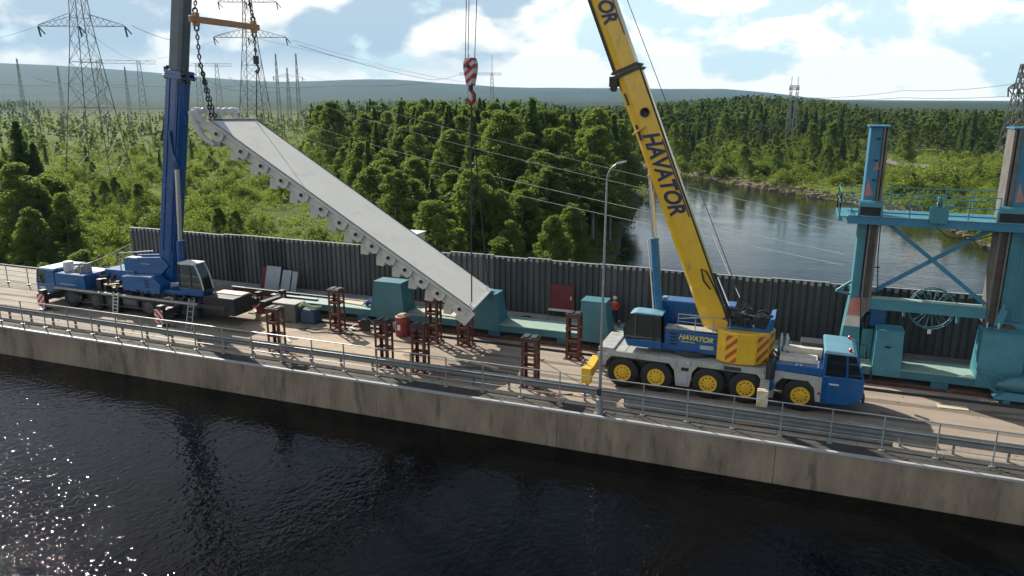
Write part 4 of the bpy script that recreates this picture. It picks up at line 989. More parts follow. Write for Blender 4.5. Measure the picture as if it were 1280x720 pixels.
# ------------------------------------------------------------------ blue crane
def ladder(name, p, q, w, label, parent=None, mt='galv', nr=6, wdir=(1, 0, 0)):
    p, q, wd = Vector(p), Vector(q), Vector(wdir) * w / 2; b = MB()
    for s in (-1, 1): b.bar(p + wd * s, q + wd * s, .05, .07)
    for i in range(nr): c = p.lerp(q, (i + .5) / nr); b.bar(c - wd, c + wd, .05, .05)
    o = b.build(name, M[mt], parent)
    if label: tag(o, label, 'ladder', 'ladders at the blue crane')
    return o
def blue_crane():
    YN, YF = 37.55, 40.55
    root = empty('mobile_crane', (-42, 39, 0), 'blue mobile crane with an upright blue boom and dark outriggers', 'crane')
    MB().box(-49.4, YN + .5, .55, -34.2, YF - .5, 1.2).box(-49.0, YN + .05, 1.05, -34.0, YF - .05, 1.32).build('chassis', M['dark'], root, bevel=.03)
    fe = MB().box(-49.0, YN - .05, 1.22, -36.2, YN + .10, 1.36).build('deck_edge', M['cargrey'], root, bevel=.02)
    pieces(MB().box(-48.7, YN + .1, 1.32, -46.2, YN + .7, 1.4).box(-46, YN + .1, 1.325, -42, YN + .8, 1.40).box(-40.5, YN + .1, 1.325, -36, YN + .6, 1.38), 'deck_plate', M['dark'], root)
    # side skirts, dark
    MB().prismY([(-49, .7), (-48.6, .7), (-48.4, 1.16), (-45.9, 1.16), (-36.4, 1.16), (-36.4, 1.21), (-49, 1.21)], YN, YN + .05).build('side_skirt', M['dark'], root)
    b = MB()
    for x0, x1 in ((-42.7, -41.3), (-37.6, -36.3)): b.box(x0, YN + .02, .45, x1, YN + .5, 1.1)
    pieces(b, 'tool_box', M['dark'], root, bevel=.03)
    for x in (-47.45, -45.14, -43.6, -40.34, -38.8):
        wheel(x, YN + .22, .70, .70, .5, root, 'rim_grey', -1); wheel(x, YF - .3, .70, .70, .5, root, 'rim_grey', 1)
        MB().disc_y(x, YN + .5, .66, [(0, .1), (YF - YN - 1., .1)], 8).build('axle', M['black'], root)
    # carrier cab (left end, faces left)
    zb, zw, zr = .45, 1.5, 2.5
    x0, x1 = -50.75, -48.9
    cab = MB().prismY([(x0 + .15, zb), (x1, zb), (x1, zw), (x0, zw), (x0, .8)], YN, YF - .4).build('cab', M['blue'], root, bevel=.05)
    b = MB()
    for y in (YN + .02, YF - .5):
        for a, c in (((x0 + .04, zw), (x0 + .25, zr)), ((x0 + .95, zw), (x0 + .95, zr)), ((x1 - .05, zw), (x1 - .05, zr))): b.bar((a[0], y + .03, a[1]), (c[0], y + .03, c[1]), .08, .1)
    b.build('pillar', M['blue'], cab)
    MB().box(x1 - .1, YN + .1, zw, x1, YF - .5, zr).box(x0 + .95, YN + .01, zw, x1, YN + .03, zr).build('rear_wall', M['blue'], root)
    MB().hexa([(x0 + .2, YN - .02, zr), (x1 + .05, YN - .02, zr), (x1 + .05, YF - .4, zr), (x0 + .2, YF - .4, zr)], [(x0 + .35, YN + .08, zr + .12), (x1, YN + .08, zr + .14), (x1, YF - .5, zr + .14), (x0 + .35, YF - .5, zr + .12)]).build('roof', M['roof'], root, bevel=.03)
    MB().hexa([(x0 + .02, YN + .1, zw), (x0 + .04, YN + .1, zw), (x0 + .04, YF - .55, zw), (x0 + .02, YF - .55, zw)], [(x0 + .22, YN + .1, zr), (x0 + .24, YN + .1, zr), (x0 + .24, YF - .55, zr), (x0 + .22, YF - .55, zr)]).build('windscreen', M['glass'], root)
    pieces(MB().prismY([(x0 + .1, zw + .02), (x0 + .9, zw + .02), (x0 + .9, zr - .04), (x0 + .3, zr - .04)], YN + .035, YN + .05), 'side_window', M['glass'], root)
    MB().box(x0 + .3, YN - .012, 1.1, x0 + .85, YN - .001, 1.28).build('door_lettering_strip', M['slab'], root)
    pieces(MB().box(x0 + 1.1, YF - 1.9, zw, x0 + 1.5, YF - 1.4, 2.1), 'seat', M['dark'], root, bevel=.03)
    MB().box(x1 + .02, YN + .02, 1.36, -46.05, YN + 1.5, 2.38).build('engine_cover', M['blue'], root, bevel=.05)
    MB().box(x1 + .02, YN + 1.55, 1.36, -46.4, YF - .3, 2.3).build('engine_cover', M['dark'], root, bevel=.05)
    MB().box(-48.4, YN - .01, 1.6, -46.9, YN + .015, 1.66).build('lettering_strip', M['slab'], root)
    MB().lathe(-48.45, YN + .9, [(2.38, .34), (2.95, .34), (3.0, .30), (3.05, .30)], 16).build('air_filter', M['white'], root, smooth=True)
    b = MB(); r = random.Random(3)
    for i in range(10):
        x = -47.9 + i * .12; b.box(x, YN + .6 + r.random() * .6, 2.38, x + .1, YN + .9 + r.random() * .6, 2.5 + r.random() * .6)
    b.build('exhaust_stack', M['cargrey'], root)
    # machinery on the open deck between cab and turntable: hoses, planks
    b = MB(); r = random.Random(5)
    for i in range(34):
        p = Vector((r.uniform(-46, -42.8), r.uniform(YN + .4, YF - .5), r.uniform(1.36, 2.1)))
        if i % 2: b.path([p, p + Vector((r.uniform(-.5, .5), r.uniform(-.3, .3), r.uniform(0, .3))), p + Vector((r.uniform(-.7, .7), r.uniform(-.4, .4), -.05))], r.uniform(.03, .06), 5)
        else: b.box(p.x, p.y, 1.36, p.x + r.uniform(.2, .5), p.y + r.uniform(.2, .5), p.z)
    b.build('deck_machinery', M['dark'], root)
    b = MB(); r = random.Random(15)
    for i in range(46):
        p = Vector((r.uniform(-42.5, -33.8), r.choice((YN + .2, YN + .35, YF - .6)), r.uniform(1.36, 1.6)))
        if i % 3: b.path([p, p + Vector((r.uniform(-.3, .3), r.uniform(-.15, .15), r.uniform(.05, .3))), p + Vector((r.uniform(-.6, .6), r.uniform(-.2, .2), 0))], r.uniform(.025, .05), 5)
        else: b.box(p.x, p.y, 1.36, p.x + r.uniform(.15, .4), p.y + r.uniform(.15, .35), p.z + .1)
    b.build('hydraulic_hoses', M['black'], root)
    b = MB()
    for i in range(9): b.box(-48.3 + i * .22, YN - .06, .62, -48.16 + i * .22, YN - .052, .95)
    b.path([(-48.8, YN - .07, .55), (-45.0, YN - .07, .5), (-41, YN - .07, .55), (-37.8, YN - .07, .5)], .03, 5); b.build('side_piping', M['rim_grey'], root)
    for x0, x1 in ((-42.6, -41.4), (-39.6, -39.5)): MB().box(x0, YN - .02, .75, x1, YN + .01, 1.1).build('locker_door', M['rim_grey'], root, bevel=.01)
    pieces(MB().box(-44.6, YN + .35, 1.75, -43.0, YN + .7, 1.82).box(-44.9, YN + .8, 1.82, -43.4, YN + 1.15, 1.9).bar((-46.2, YN + 1.6, 2.0), (-43.2, YN + 2.0, 2.9), .5, .06), 'planks', M['wood'], root)
    b = MB(); b.bar((-45.9, YN + 1.2, 1.5), (-44.9, YN + 1.2, 2.35), .3, .12).bar((-45.4, YN + 1.1, 1.5), (-44.4, YN + 1.1, 2.3), .12, .12); b.build('rusty_bracket', M['rust'], root)
    # rear: outrigger boxes, dark, with pale flat top
    MB().box(-35.7, YN + .15, .75, -33.3, YN + 1.9, 1.9).build('outrigger_housing', M['black'], root, bevel=.03)
    pieces(MB().box(-35.5, YN + 1.0, 1.91, -33.4, YN + 1.8, 1.96).box(-39.2, YN + .2, 1.39, -38.2, YN + .7, 1.43), 'top_plate', M['cream'], root)
    b = MB(); r = random.Random(8)
    for i in range(16):
        p = Vector((r.uniform(-37.3, -35.6), r.uniform(YN, YN + 1.2), r.uniform(1.0, 1.8))); b.box(p.x, p.y, p.z - .15, p.x + r.uniform(.1, .4), p.y + r.uniform(.1, .4), p.z + .12)
    pieces(b, 'valve_block', M['dark'], root)
    for nm, xb, yo, pan in (('n', -37.7, 36.0, 'red_white'), ('n2', -48.4, 36.2, 'red_white2'), ('f', -33.0, 42.2, 'red_white2'), ('f2', -34.2, 41.2, 'red_white2')):
        near = yo < 39; yi = YN + .4 if near else YF - .5
        ob = MB().bar((xb, yi, 1.0), (xb, yo, .95), .45, .42).build('outrigger_beam', M['dark'], root, bevel=.02)
        ye = yo + (-.26 if near else -.3)
        MB().box(xb - .34, ye, .35, xb + .34, ye + .03, 1.25).build('hazard_board', M[pan], ob)
        MB().box(xb - .2, yo - .2, .5, xb + .2, yo + .2, 1.5).build('jack_box', M['dark'], ob, bevel=.03)
        MB().tube((xb, yo, .6), (xb, yo, .2), .1, n=10).build('jack', M['chrome'], ob, smooth=True)
        MB().lathe(xb, yo, [(.08, .4), (.16, .4), (.22, .15)], 16).build('outrigger_pad', M['dark'], ob, smooth=True)
        MB().box(xb - .6, yo - .5, .006, xb + .6, yo + .5, .08).build('support_mat', M['wood'], ob)
    ladder('access_ladder', (-43.15, YN - .3, .05), (-43.05, YN - .12, 1.5), .42, None, root, 'white', 6)
    # superstructure
    MB().lathe(-40.0, 39.05, [(1.3, 1.2), (1.6, 1.2), (1.62, 1.05), (1.75, 1.05)], 28).build('slew_ring', M['black'], root, smooth=True)
    MB().box(-43.0, YN + .5, 1.6, -37.6, YF - .3, 1.9).build('turntable', M['blue2'], root, bevel=.04)
    MB().prismY([(-45.4, 1.75), (-42.6, 1.7), (-42.6, 2.75), (-45.4, 2.7)], YN + 1.2, YF - .1).build('counterweight', M['blue'], root, bevel=.06)
    pieces(MB().prismY([(-42.8, 1.66), (-40.9, 1.5), (-39.6, 1.6), (-39.4, 2.2), (-40.2, 2.75), (-42.8, 2.6)], YN + .25, YN + 1.2), 'side_housing', M['blue'], root, bevel=.05)
    b = MB()
    for z in (2.0, 2.2, 2.4): b.box(-40.75, YN + .235, z, -40.4, YN + .249, z + .1)
    b.build('louvre', M['black'], root)
    pieces(MB().prismY([(-43.6, 2.6), (-40.4, 2.6), (-39.6, 3.3), (-40.2, 3.9), (-43.6, 3.6)], YN + 1.3, YN + 1.5).prismY([(-43.6, 2.6), (-40.4, 2.6), (-39.6, 3.3), (-40.2, 3.9), (-43.6, 3.6)], YF - .5, YF - .3), 'pivot_frame', M['blue'], root, bevel=.04)
    wi = MB()
    for x in (-43.0, -41.8): wi.disc_y(x, YN + 1.55, 3.0, [(0, .45), (.08, .45), (.1, .34), (.85, .34), (.87, .45), (.95, .45)], 18)
    pieces(wi, 'winch', M['blue2'], root, smooth=True)
    b = MB(); b.path([(-43.9, YN + 1.3, 2.7), (-43.9, YN + 1.3, 3.9), (-41.6, YN + 1.3, 4.2), (-40.8, YN + 1.3, 4.3)], .04, 6).path([(-43.9, YN + 1.3, 3.9), (-42.4, YN + 1.2, 4.1)], .05, 6); b.build('handrail', M['galv'], root, smooth=True)
    pieces(MB().box(-43.2, YN + 1.25, 3.62, -42.3, YN + 1.75, 3.7).box(-42.0, YN + 1.25, 3.3, -41.2, YN + 1.7, 3.36), 'pale_fitting', M['slab'], root)
    # operator cab facing right
    k0, k1, y0, y1, z0, z1 = -37.95, -36.1, YN + .45, YN + 1.4, 1.7, 3.8
    c = MB().prismY([(k0, z0), (k1 + .05, z0), (k1 + .15, z0 + .45), (k0, z0 + .5)], y0, y1).build('operator_cab', M['blue2'], root, bevel=.03)
    fr = [(k0 + .02, z0 + .5), (k0 + .05, z1), (k1 - .45, z1 + .02), (k1 + .12, z0 + .45)]
    b = MB(); b.mat(M['white'])
    for y in (y0 + .03, y1 - .03):
        b.bar((fr[1][0], y, fr[1][1]), (fr[2][0], y, fr[2][1]), .07, .07); b.path([(fr[2][0], y, fr[2][1]), (k1 - .1, y, z1 - .75), (fr[3][0], y, fr[3][1])], .05, 6)
        b.mat(M['black']).bar((fr[0][0], y, fr[0][1]), (fr[1][0], y, fr[1][1]), .1, .1).bar((k1 - .85, y, z0 + .5), (k1 - .85, y, z1), .08, .08); b.mat(M['white'])
    pieces(b, 'cab_frame', None, c)
    sg = [(k0 + .05, z0 + .5), (k1 + .08, z0 + .47), (k1 - .13, z1 - .75), (k1 - .47, z1), (k0 + .08, z1 - .03)]
    pieces(MB().prismY(sg, y0 + .02, y0 + .035).prismY(sg, y1 - .035, y1 - .02), 'side_glass', M['glass_dark'], root)
    MB().hexa([(k1 + .1, y0 + .06, z0 + .46), (k1 + .12, y0 + .06, z0 + .46), (k1 + .12, y1 - .06, z0 + .46), (k1 + .1, y1 - .06, z0 + .46)], [(k1 - .12, y0 + .06, z1 - .75), (k1 - .1, y0 + .06, z1 - .75), (k1 - .1, y1 - .06, z1 - .75), (k1 - .12, y1 - .06, z1 - .75)]).hexa([(k1 - .12, y0 + .06, z1 - .75), (k1 - .1, y0 + .06, z1 - .75), (k1 - .1, y1 - .06, z1 - .75), (k1 - .12, y1 - .06, z1 - .75)], [(k1 - .47, y0 + .06, z1), (k1 - .45, y0 + .06, z1), (k1 - .45, y1 - .06, z1), (k1 - .47, y1 - .06, z1)]).build('front_glass', M['glass'], root)
    MB().box(k0, y0 - .03, z1 + .03, k1 - .4, y1 + .03, z1 + .1).build('cab_roof', M['white'], root, bevel=.02)
    pieces(MB().box(k0 + .4, y0 + .25, z0 + .5, k0 + .95, y1 - .25, z0 + .75).box(k0 + .35, y0 + .25, z0 + .75, k0 + .5, y1 - .25, z0 + 1.5), 'seat', M['dark'], root, bevel=.04)
    MB().lathe(-35.7, y0 + .1, [(1.7, .05), (1.95, .05), (2.0, .12), (2.2, .14), (2.25, .05)], 10).build('work_lamp', M['black'], root, smooth=True)
    # boom ------------------------------------------------------------------
    foot = Vector((-40.15, 39.5, 2.2)); top = Vector((-37.60, 39.5, 15.85)); d = (BT - Vector((0, 0, 0)) - top).normalized(); d0 = (top - foot).normalized(); d0 = Vector((d0.x, 0, d0.z)).normalized()
    boom_head_dir = Vector((d0.x, 0, d0.z))
    L1 = (top - foot).length; at = lambda s, off=0: foot + d0 * s + Vector((-d0.z, 0, d0.x)) * off
    bo = boom_section(at(0), at(L1), 1.28, 1.0, d0, 'boom', M['blue2'], root, side=-1)
    boom_section(at(L1 - .1), at(30), 1.02, .84, d0, 'boom_section', M['boom_grey'], bo, side=-1)
    boom_section(at(30), at(45.), .88, .72, d0, 'boom_section', M['boom_grey'], bo, side=-1)
    b = MB(); hp = at(45)
    b.bar(hp, Vector((BT.x - .7, BT.y, BT.z - .6)), .6, .8); b.build('boom_head', M['dark'], bo)
    b = MB()
    for s, h_ in ((L1 - .15, .72), (L1 + .12, .62), (7.5, .93)):
        if s == 7.5: continue
        for yy in (-.56, .56): b.bar(at(s, -h_) + Vector((0, yy, 0)), at(s, h_) + Vector((0, yy, 0)), .08, .28)
        for hh in (-h_, h_): b.bar(at(s, hh) + Vector((0, -.58, 0)), at(s, hh) + Vector((0, .58, 0)), .28, .08)
    b.build('collar', M['blue2'], bo, bevel=.02)
    b = MB(); r = random.Random(2)
    for i in range(14):
        p = at(L1 + r.uniform(-.4, .5), r.choice((-1, 1)) * r.uniform(.6, .78)) + Vector((0, r.uniform(-.6, .2), 0)); b.box(p.x - .12, p.y - .1, p.z - .12, p.x + .12, p.y + .1, p.z + .12)
    pieces(b, 'collar_fitting', M['dark'], bo)
    b = MB()                                   # bolt heads and clips down the left edge
    for i in range(30): p = at(.8 + i * .45, .65) + Vector((0, -.4, 0)); b.box(p.x - .05, p.y - .04, p.z - .05, p.x + .02, p.y + .04, p.z + .05)
    b.build('clip', M['slab'], bo)
    b = MB(); b.bar(at(2.2, .30) + Vector((0, -.515, 0)), at(L1 - .3, .30) + Vector((0, -.515, 0)), .04, .08); b.bar(at(2.2, -.36) + Vector((0, -.515, 0)), at(L1 - .3, -.36) + Vector((0, -.515, 0)), .04, .08); pieces(b, 'stiffener', M['blue'], bo)
    b = MB(); b.bar(at(10.3, .1) + Vector((0, -.56, 0)), at(8.4, -.42) + Vector((0, -.56, 0)), .1, .26); b.bar(at(8.4, -.42) + Vector((0, -.56, 0)), at(7.7, -.56) + Vector((0, -.56, 0)), .12, .32); b.build('link_arm', M['blue'], bo, bevel=.03)
    # bent bar on the left of the boom
    p = at(L1 - .5, .8); b = MB(); b.path([p, at(L1 - 4.4, 1.25), at(L1 - 4.6, .9), at(L1 - 4.6, .66)], .06, 6); b.build('hose_bar', M['black'], bo)
    # lift cylinder to the right
    c0 = at(.6, -1.0) + Vector((.75, 0, 0)); c1 = at(7.6, -.78); cm = at(3.0, -.98) + Vector((.35, 0, 0))
    c0 = Vector((-38.55, 38.85, 1.9)); c1 = Vector((-37.98, 38.85, 9.9)); cm = c0.lerp(c1, .40)
    cy = MB().tube(c0, cm, .25, .25, 16).tube(cm, cm + Vector((0, 0, .1)), .28, .28, 16).build('lift_cylinder', M['blue2'], root, smooth=True)
    MB().tube(cm, c1, .16, .16, 14).build('piston_rod', M['chrome'], cy, smooth=True)
blue_crane()
ladder('leaning_ladder', (-35.75, 36.15, .01), (-36.35, 37.3, 1.75), .45, 'narrow aluminium ladder leaning at the tail of the blue crane', nr=6)

# ------------------------------------------------------------------ teal hoist beam with hoods
def teal_beam():
    root = empty('hoist_beam', (-10, 43, 0), 'long teal steel beam with hoods lying along the foot of the dark wall', 'beam')
    MB().box(-32.4, 42.05, .38, 16, 42.2, .80).box(-32.4, 42.2, .40, 16, 44.0, .52).build('beam_web', M['teal'], root, bevel=.01)
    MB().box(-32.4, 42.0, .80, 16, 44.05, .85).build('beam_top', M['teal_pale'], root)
    for x in (-32, -27, -22, -17.5, -13, -9, -3, 3, 7.2, 12): MB().box(x, 42.15, .005, x + .8, 43.9, .37).build('foot', M['teal'], root)
    b = MB()
    for i in range(24): b.box(-32 + i * 2., 42.03, .40, -32 + i * 2 + .05, 42.049, .79)
    pieces(b, 'stiffener', M['teal'], root)
    for x0, x1, t, nm, mt in ((-25.95, -23.3, 2.75, 1, 'teal'), (-19.0, -16.65, 2.65, 1, 'teal'), (-11.65, -9.75, 2.8, 0, 'teal'), (4.35, 5.75, 2.8, 0, 'gantry_teal'), (9.1, 11.1, 3.25, 0, 'gantry_teal')):
        i0, i1 = (.35, .35) if nm else (.06, .06)
        if nm == 0 and x0 < 0: i0, i1 = .12, .3
        h = MB().hexa([(x0, 41.95, .40), (x1, 41.95, .40), (x1, 43.7, .40), (x0, 43.7, .40)], [(x0 + i0, 42.15, t), (x1 - i1, 42.15, t), (x1 - i1, 43.3, t), (x0 + i0, 43.3, t)]).build('hood', M[mt], root, bevel=.025)
        MB().box(x0 + i0 - .03, 42.12, t, x1 - i1 + .03, 43.34, t + .06).build('hood_lid', M[mt], h, bevel=.01)
    pieces(MB().box(4.85, 41.985, 1.95, 5.15, 42.02, 2.05), 'slot', M['black'], root)
teal_beam()

# ------------------------------------------------------------------ gantry
def gantry():
    root = empty('gantry_crane', (7, 44, 0), 'tall teal and blue gantry frame with platform and braces beside the dark wall', 'gantry crane')
    G, T_, Br = M['gantry'], M['gantry_teal'], M['gantry_brown']
    for x0, x1 in ((3.05, 3.95), (9.35, 10.95)):
        # upper column: blue face, brown guide at its side
        s = -1 if x0 < 5 else 1
        if s < 0:
            up = MB().box(x0 + .05, 43.2, 8.7, x1 - .28, 44.6, 13.1).build('upper_column', G, root, bevel=.02)
            MB().box(x1 - .26, 43.1, 8.7, x1 - .16, 44.6, 13.12).box(x1 - .16, 43.3, 8.7, x1 - .10, 44.3, 13.0).box(x1 - .10, 43.1, 8.7, x1, 44.6, 13.12).build('guide_channel', Br, up)
            px = x0 + .05; w_ = x1 - .28 - px
        else:
            up = MB().box(x0 + .35, 43.2, 8.7, x1, 44.6, 13.1).build('upper_column', G, root, bevel=.02)
            MB().box(x0, 43.1, 8.7, x0 + .1, 44.6, 13.12).box(x0 + .1, 43.3, 8.7, x0 + .18, 44.3, 13.0).box(x0 + .18, 43.1, 8.7, x0 + .34, 44.6, 13.12).build('guide_channel', Br, up)
            px = x0 + .45; w_ = x1 - px
        b = MB()
        for z in (9.3, 10.4, 11.4, 12.5): b.box(px + w_ * .55, 43.18, z, px + w_ * .85, 43.199, z + .1)
        pieces(b, 'slot', M['black'], up)
        MB().add([(px + .02, 43.19, 9.6), (px + .45, 43.19, 9.7), (px + .3, 43.19, 10.0), (px + .12, 43.19, 10.6)], [(0, 1, 2, 3)]).add([(px + .3, 43.19, 11.0), (px + .6, 43.19, 11.0), (px + .5, 43.19, 11.4)], [(0, 1, 2)]).build('faded_paint', M['pink'], up)
        MB().box(x0 - .05, 43.05, 13.12, x1 + .05, 44.7, 13.2).build('cap', G, up)
        # lower column
        if s < 0:
            MB().box(x0, 43.35, 4.2, x0 + .42, 44.6, 8.2).build('column', T_, root, bevel=.02)
            MB().box(x0 + .48, 43.0, 4.3, x0 + .56, 44.4, 8.2).box(x0 + .56, 43.3, 4.3, x0 + .84, 44.2, 8.2).box(x0 + .84, 43.0, 3.6, x0 + .95, 44.4, 8.2).hexa([(x0 + .6, 43.1, 3.1), (x0 + .9, 43.1, 3.6), (x0 + .9, 44, 3.6), (x0 + .6, 44, 3.1)], [(x0 + .48, 43.1, 4.3), (x0 + .95, 43.1, 4.3), (x0 + .95, 44, 4.3), (x0 + .48, 44, 4.3)]).build('guide_channel', Br, root)
            lg = MB().hexa([(x0 - .35, 43.2, .9), (x0 + .75, 43.2, .9), (x0 + .75, 44.7, .9), (x0 - .35, 44.7, .9)], [(x0 - .02, 43.35, 4.2), (x0 + .5, 43.35, 4.2), (x0 + .5, 44.6, 4.2), (x0 - .02, 44.6, 4.2)]).build('leg', T_, root, bevel=.02)
            MB().hexa([(x0 - .12, 43.235, 3.2), (x0 + .55, 43.235, 3.2), (x0 + .55, 43.3, 3.2), (x0 - .12, 43.3, 3.2)], [(x0 - .0, 43.3, 4.18), (x0 + .48, 43.3, 4.18), (x0 + .48, 43.36, 4.18), (x0 - .0, 43.36, 4.18)]).build('faded_paint', M['pink'], lg)
            MB().hexa([(x0 - .2, 43.22, 2.6), (x0 + .6, 43.22, 2.6), (x0 + .6, 43.3, 2.6), (x0 - .2, 43.3, 2.6)], [(x0 - .12, 43.245, 3.19), (x0 + .55, 43.245, 3.19), (x0 + .55, 43.3, 3.19), (x0 - .12, 43.3, 3.19)]).build('faded_paint', M['panel_side'], lg)
            MB().box(x0 + 1.05, 43.6, 2.6, x0 + 1.85, 44.6, 4.0).build('motor_box', M['blue'], root, bevel=.03)
            MB().lathe(x0 + .95, 43.5, [(2.2, .12), (3.3, .14), (3.4, .05)], 10).build('hose_drop', M['black'], root, smooth=True)
            MB().box(x0 + .75, 43.3, .9, x0 + 1.3, 44.5, 2.5).build('leg_plinth', T_, root, bevel=.02)
        else:
            MB().box(x0, 43.0, 3.4, x0 + .1, 44.4, 8.2).box(x0 + .1, 43.35, 3.4, x0 + .42, 44.2, 8.2).box(x0 + .42, 43.0, 3.1, x0 + .5, 44.4, 8.2).build('guide_channel', Br, root)
            MB().box(x0 + .62, 43.3, 3.6, x1 + .4, 44.6, 8.2).build('column', T_, root, bevel=.02)
            lg = MB().box(x0 + .75, 43.2, .9, x1 + .5, 44.7, 3.6).build('leg', T_, root, bevel=.02)
            MB().disc_y(x0 + 1.05, 43.0, 3.0, [(0, .5), (.15, .5)], 20).build('sheave', M['rust'], root, smooth=True)
            MB().disc_y(x0 + 1.15, 42.95, 2.9, [(0, .25), (.04, .25)], 16).build('faded_paint', M['pink'], root, smooth=True)
            MB().bar((x0 + .55, 43.0, 3.4), (x0 + .75, 43.0, 4.3), .2, .35).tube((x0 + .7, 43, 4.3), (x0 + .7, 43, 4.6), .1, n=8).build('pulley_block', M['gantry_teal'], root, bevel=.02)
            pieces(MB().tube((x0 + .1, 42.9, 2.6), (x0 + .1, 42.9, 3.6), .03, n=6).tube((x0 + .6, 42.9, 2.6), (x0 + .6, 42.9, 3.6), .04, n=6), 'rod', M['white'], root)
    # platform
    MB().box(2.45, 42.75, 8.22, 14, 42.95, 8.62).box(2.45, 44.9, 8.22, 14, 45.1, 8.62).box(2.45, 42.95, 8.30, 2.65, 44.9, 8.6).build('platform_beam', G, root, bevel=.015)
    MB().box(2.0, 42.95, 8.50, 14, 46.4, 8.56).box(2.0, 42.95, 8.3, 2.2, 46.4, 8.5).build('platform_deck', T_, root)
    b = MB().box(2.45, 42.70, 8.63, 7.0, 42.80, 8.67).box(7.0, 42.70, 8.63, 14, 42.8, 8.67); b.build('edge_trim', M['roof'], root)
    # railings of the platform
    def pr(pts, h, nm='platform_railing'):
        b = MB()
        for a, c in zip(pts[:-1], pts[1:]):
            a, c = Vector(a), Vector(c); n = max(1, round((c - a).length / 1.4))
            for i in range(n + 1): q = a.lerp(c, i / n); b.bar(q, q + Vector((0, 0, h)), .05, .05)
            for k in (1, .55): b.bar(a + Vector((0, 0, h * k)), c + Vector((0, 0, h * k)), .05, .05)
        b.build(nm, T_, root)
    pr([(2.05, 43.0, 8.56), (2.05, 46.3, 8.56), (14, 46.3, 8.56)], 1.25)
    pr([(2.6, 42.85, 8.63), (2.05, 43.0, 8.6)], 1.2); pr([(4.0, 42.85, 8.63), (9.2, 42.85, 8.63)], 1.2)
    for x0, x1 in ((2.95, 4.0), (9.15, 11.2)):
        MB().box(x0, 42.9, 8.62, x1, 43.08, 9.1).build('machinery', M['black'], root)
        b = MB(); n = 8; vs = []
        for i in range(n + 1):
            t = pi * i / n; vs.append((42.98 - .26 * cos(t), 9.12 + .32 * sin(t)))
        k = len(vs); b.add([(x0 - .03, y, z) for y, z in vs] + [(x1 + .03, y, z) for y, z in vs], [(i, i + 1, k + i + 1, k + i) for i in range(k - 1)] + [tuple(range(k - 1, -1, -1)), tuple(k + i for i in range(k)), (0, k, 2 * k - 1, k - 1)])
        b.build('machine_cover', T_, root, bevel=.01)
        for x in (x0, x1): MB().box(x - .05, 42.7, 8.62, x + .05, 42.76, 9.15).build('cover_post', T_, root)
    gb = MB().box(6.2, 42.55, 8.45, 7.0, 43.2, 9.25).build('gearbox', T_, root, bevel=.06)
    MB().disc_y(6.6, 42.9, 9.4, [(0, .12), (.3, .12)], 10).box(6.5, 42.9, 9.25, 6.7, 43.1, 9.75).box(7.0, 42.8, 9.2, 7.25, 43.0, 9.4).build('motor', T_, gb, bevel=.02)
    b = MB()
    for x in (10.5, 10.9): b.bar((x, 43.1, 3.6), (x, 43.1, 8.2), .05, .05)
    for i in range(14): b.bar((10.5, 43.1, 3.8 + i * .32), (10.9, 43.1, 3.8 + i * .32), .04, .04)
    b.build('ladder', T_, root)
    b = MB().path([(4.05, 43.1, 8.2), (4.1, 43.0, 6.5), (4.3, 43.0, 4.5)], .03, 5).path([(6.6, 43.0, 8.2), (7.2, 43.0, 7.75), (8.4, 43.0, 7.7), (9.3, 43.0, 8.1)], .025, 5); pieces(b, 'cable', M['hose'], root)
    # cross braces, low beam
    MB().bar((4.5, 43.4, 8.2), (9.3, 43.4, 4.4), .14, .2).build('brace', G, root); MB().bar((9.1, 43.6, 8.2), (4.2, 43.6, 4.6), .14, .2).build('brace', G, root)
    MB().box(4.0, 43.0, 3.7, 9.4, 43.3, 4.3).box(4.0, 43.3, 3.75, 9.4, 43.8, 3.85).build('low_beam', T_, root, bevel=.02)
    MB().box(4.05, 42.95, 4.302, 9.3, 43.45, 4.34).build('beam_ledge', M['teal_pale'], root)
    # balcony bracket on the outer left
    MB().bar((3.0, 43.5, 5.0), (2.3, 43.2, 4.5), .12, .12).bar((2.3, 43.2, 4.5), (3.0, 43.5, 4.3), .12, .12).build('bracket', T_, root)
    MB().box(3.9, 45.2, 4.2, 4.0, 45.3, 5.6).box(3.7, 45.2, 5.5, 4.5, 45.25, 5.56).build('insulator_mast', M['dark'], root)
    # spoked cable reel
    cx, cy, cz, R_ = 7.0, 43.9, 3.85, 1.08
    rr = MB(); rr.path([(cx + R_ * cos(t), cy, cz + R_ * sin(t)) for t in np.linspace(0, 2 * pi, 33)[:-1]], .028, 6, closed=True)
    rr.path([(cx + R_ * cos(t), cy - .35, cz + R_ * sin(t)) for t in np.linspace(0, 2 * pi, 33)[:-1]], .028, 6, closed=True)
    for i in range(18):
        t = 2 * pi * i / 18; rr.path([(cx + .2 * cos(t), cy - .17, cz + .2 * sin(t)), (cx + R_ * cos(t), cy - (.35 if i % 2 else 0), cz + R_ * sin(t))], .025, 5)
    rr.disc_y(cx, cy - .4, cz, [(0, .22), (.5, .22)], 14); rr.build('cable_reel', M['teal'], root, smooth=True)
    MB().box(cx - .05, cy - .42, cz - R_ - .25, cx + .1, cy - .3, cz - R_ - .05).build('reel_tag', M['white'], root)
    MB().bar((5.75, 43.7, 3.72), (5.75, 43.7, 3.3), .12, .3).bar((8.25, 43.7, 3.72), (8.25, 43.7, 3.2), .12, .3).build('reel_bracket', T_, root)
gantry()
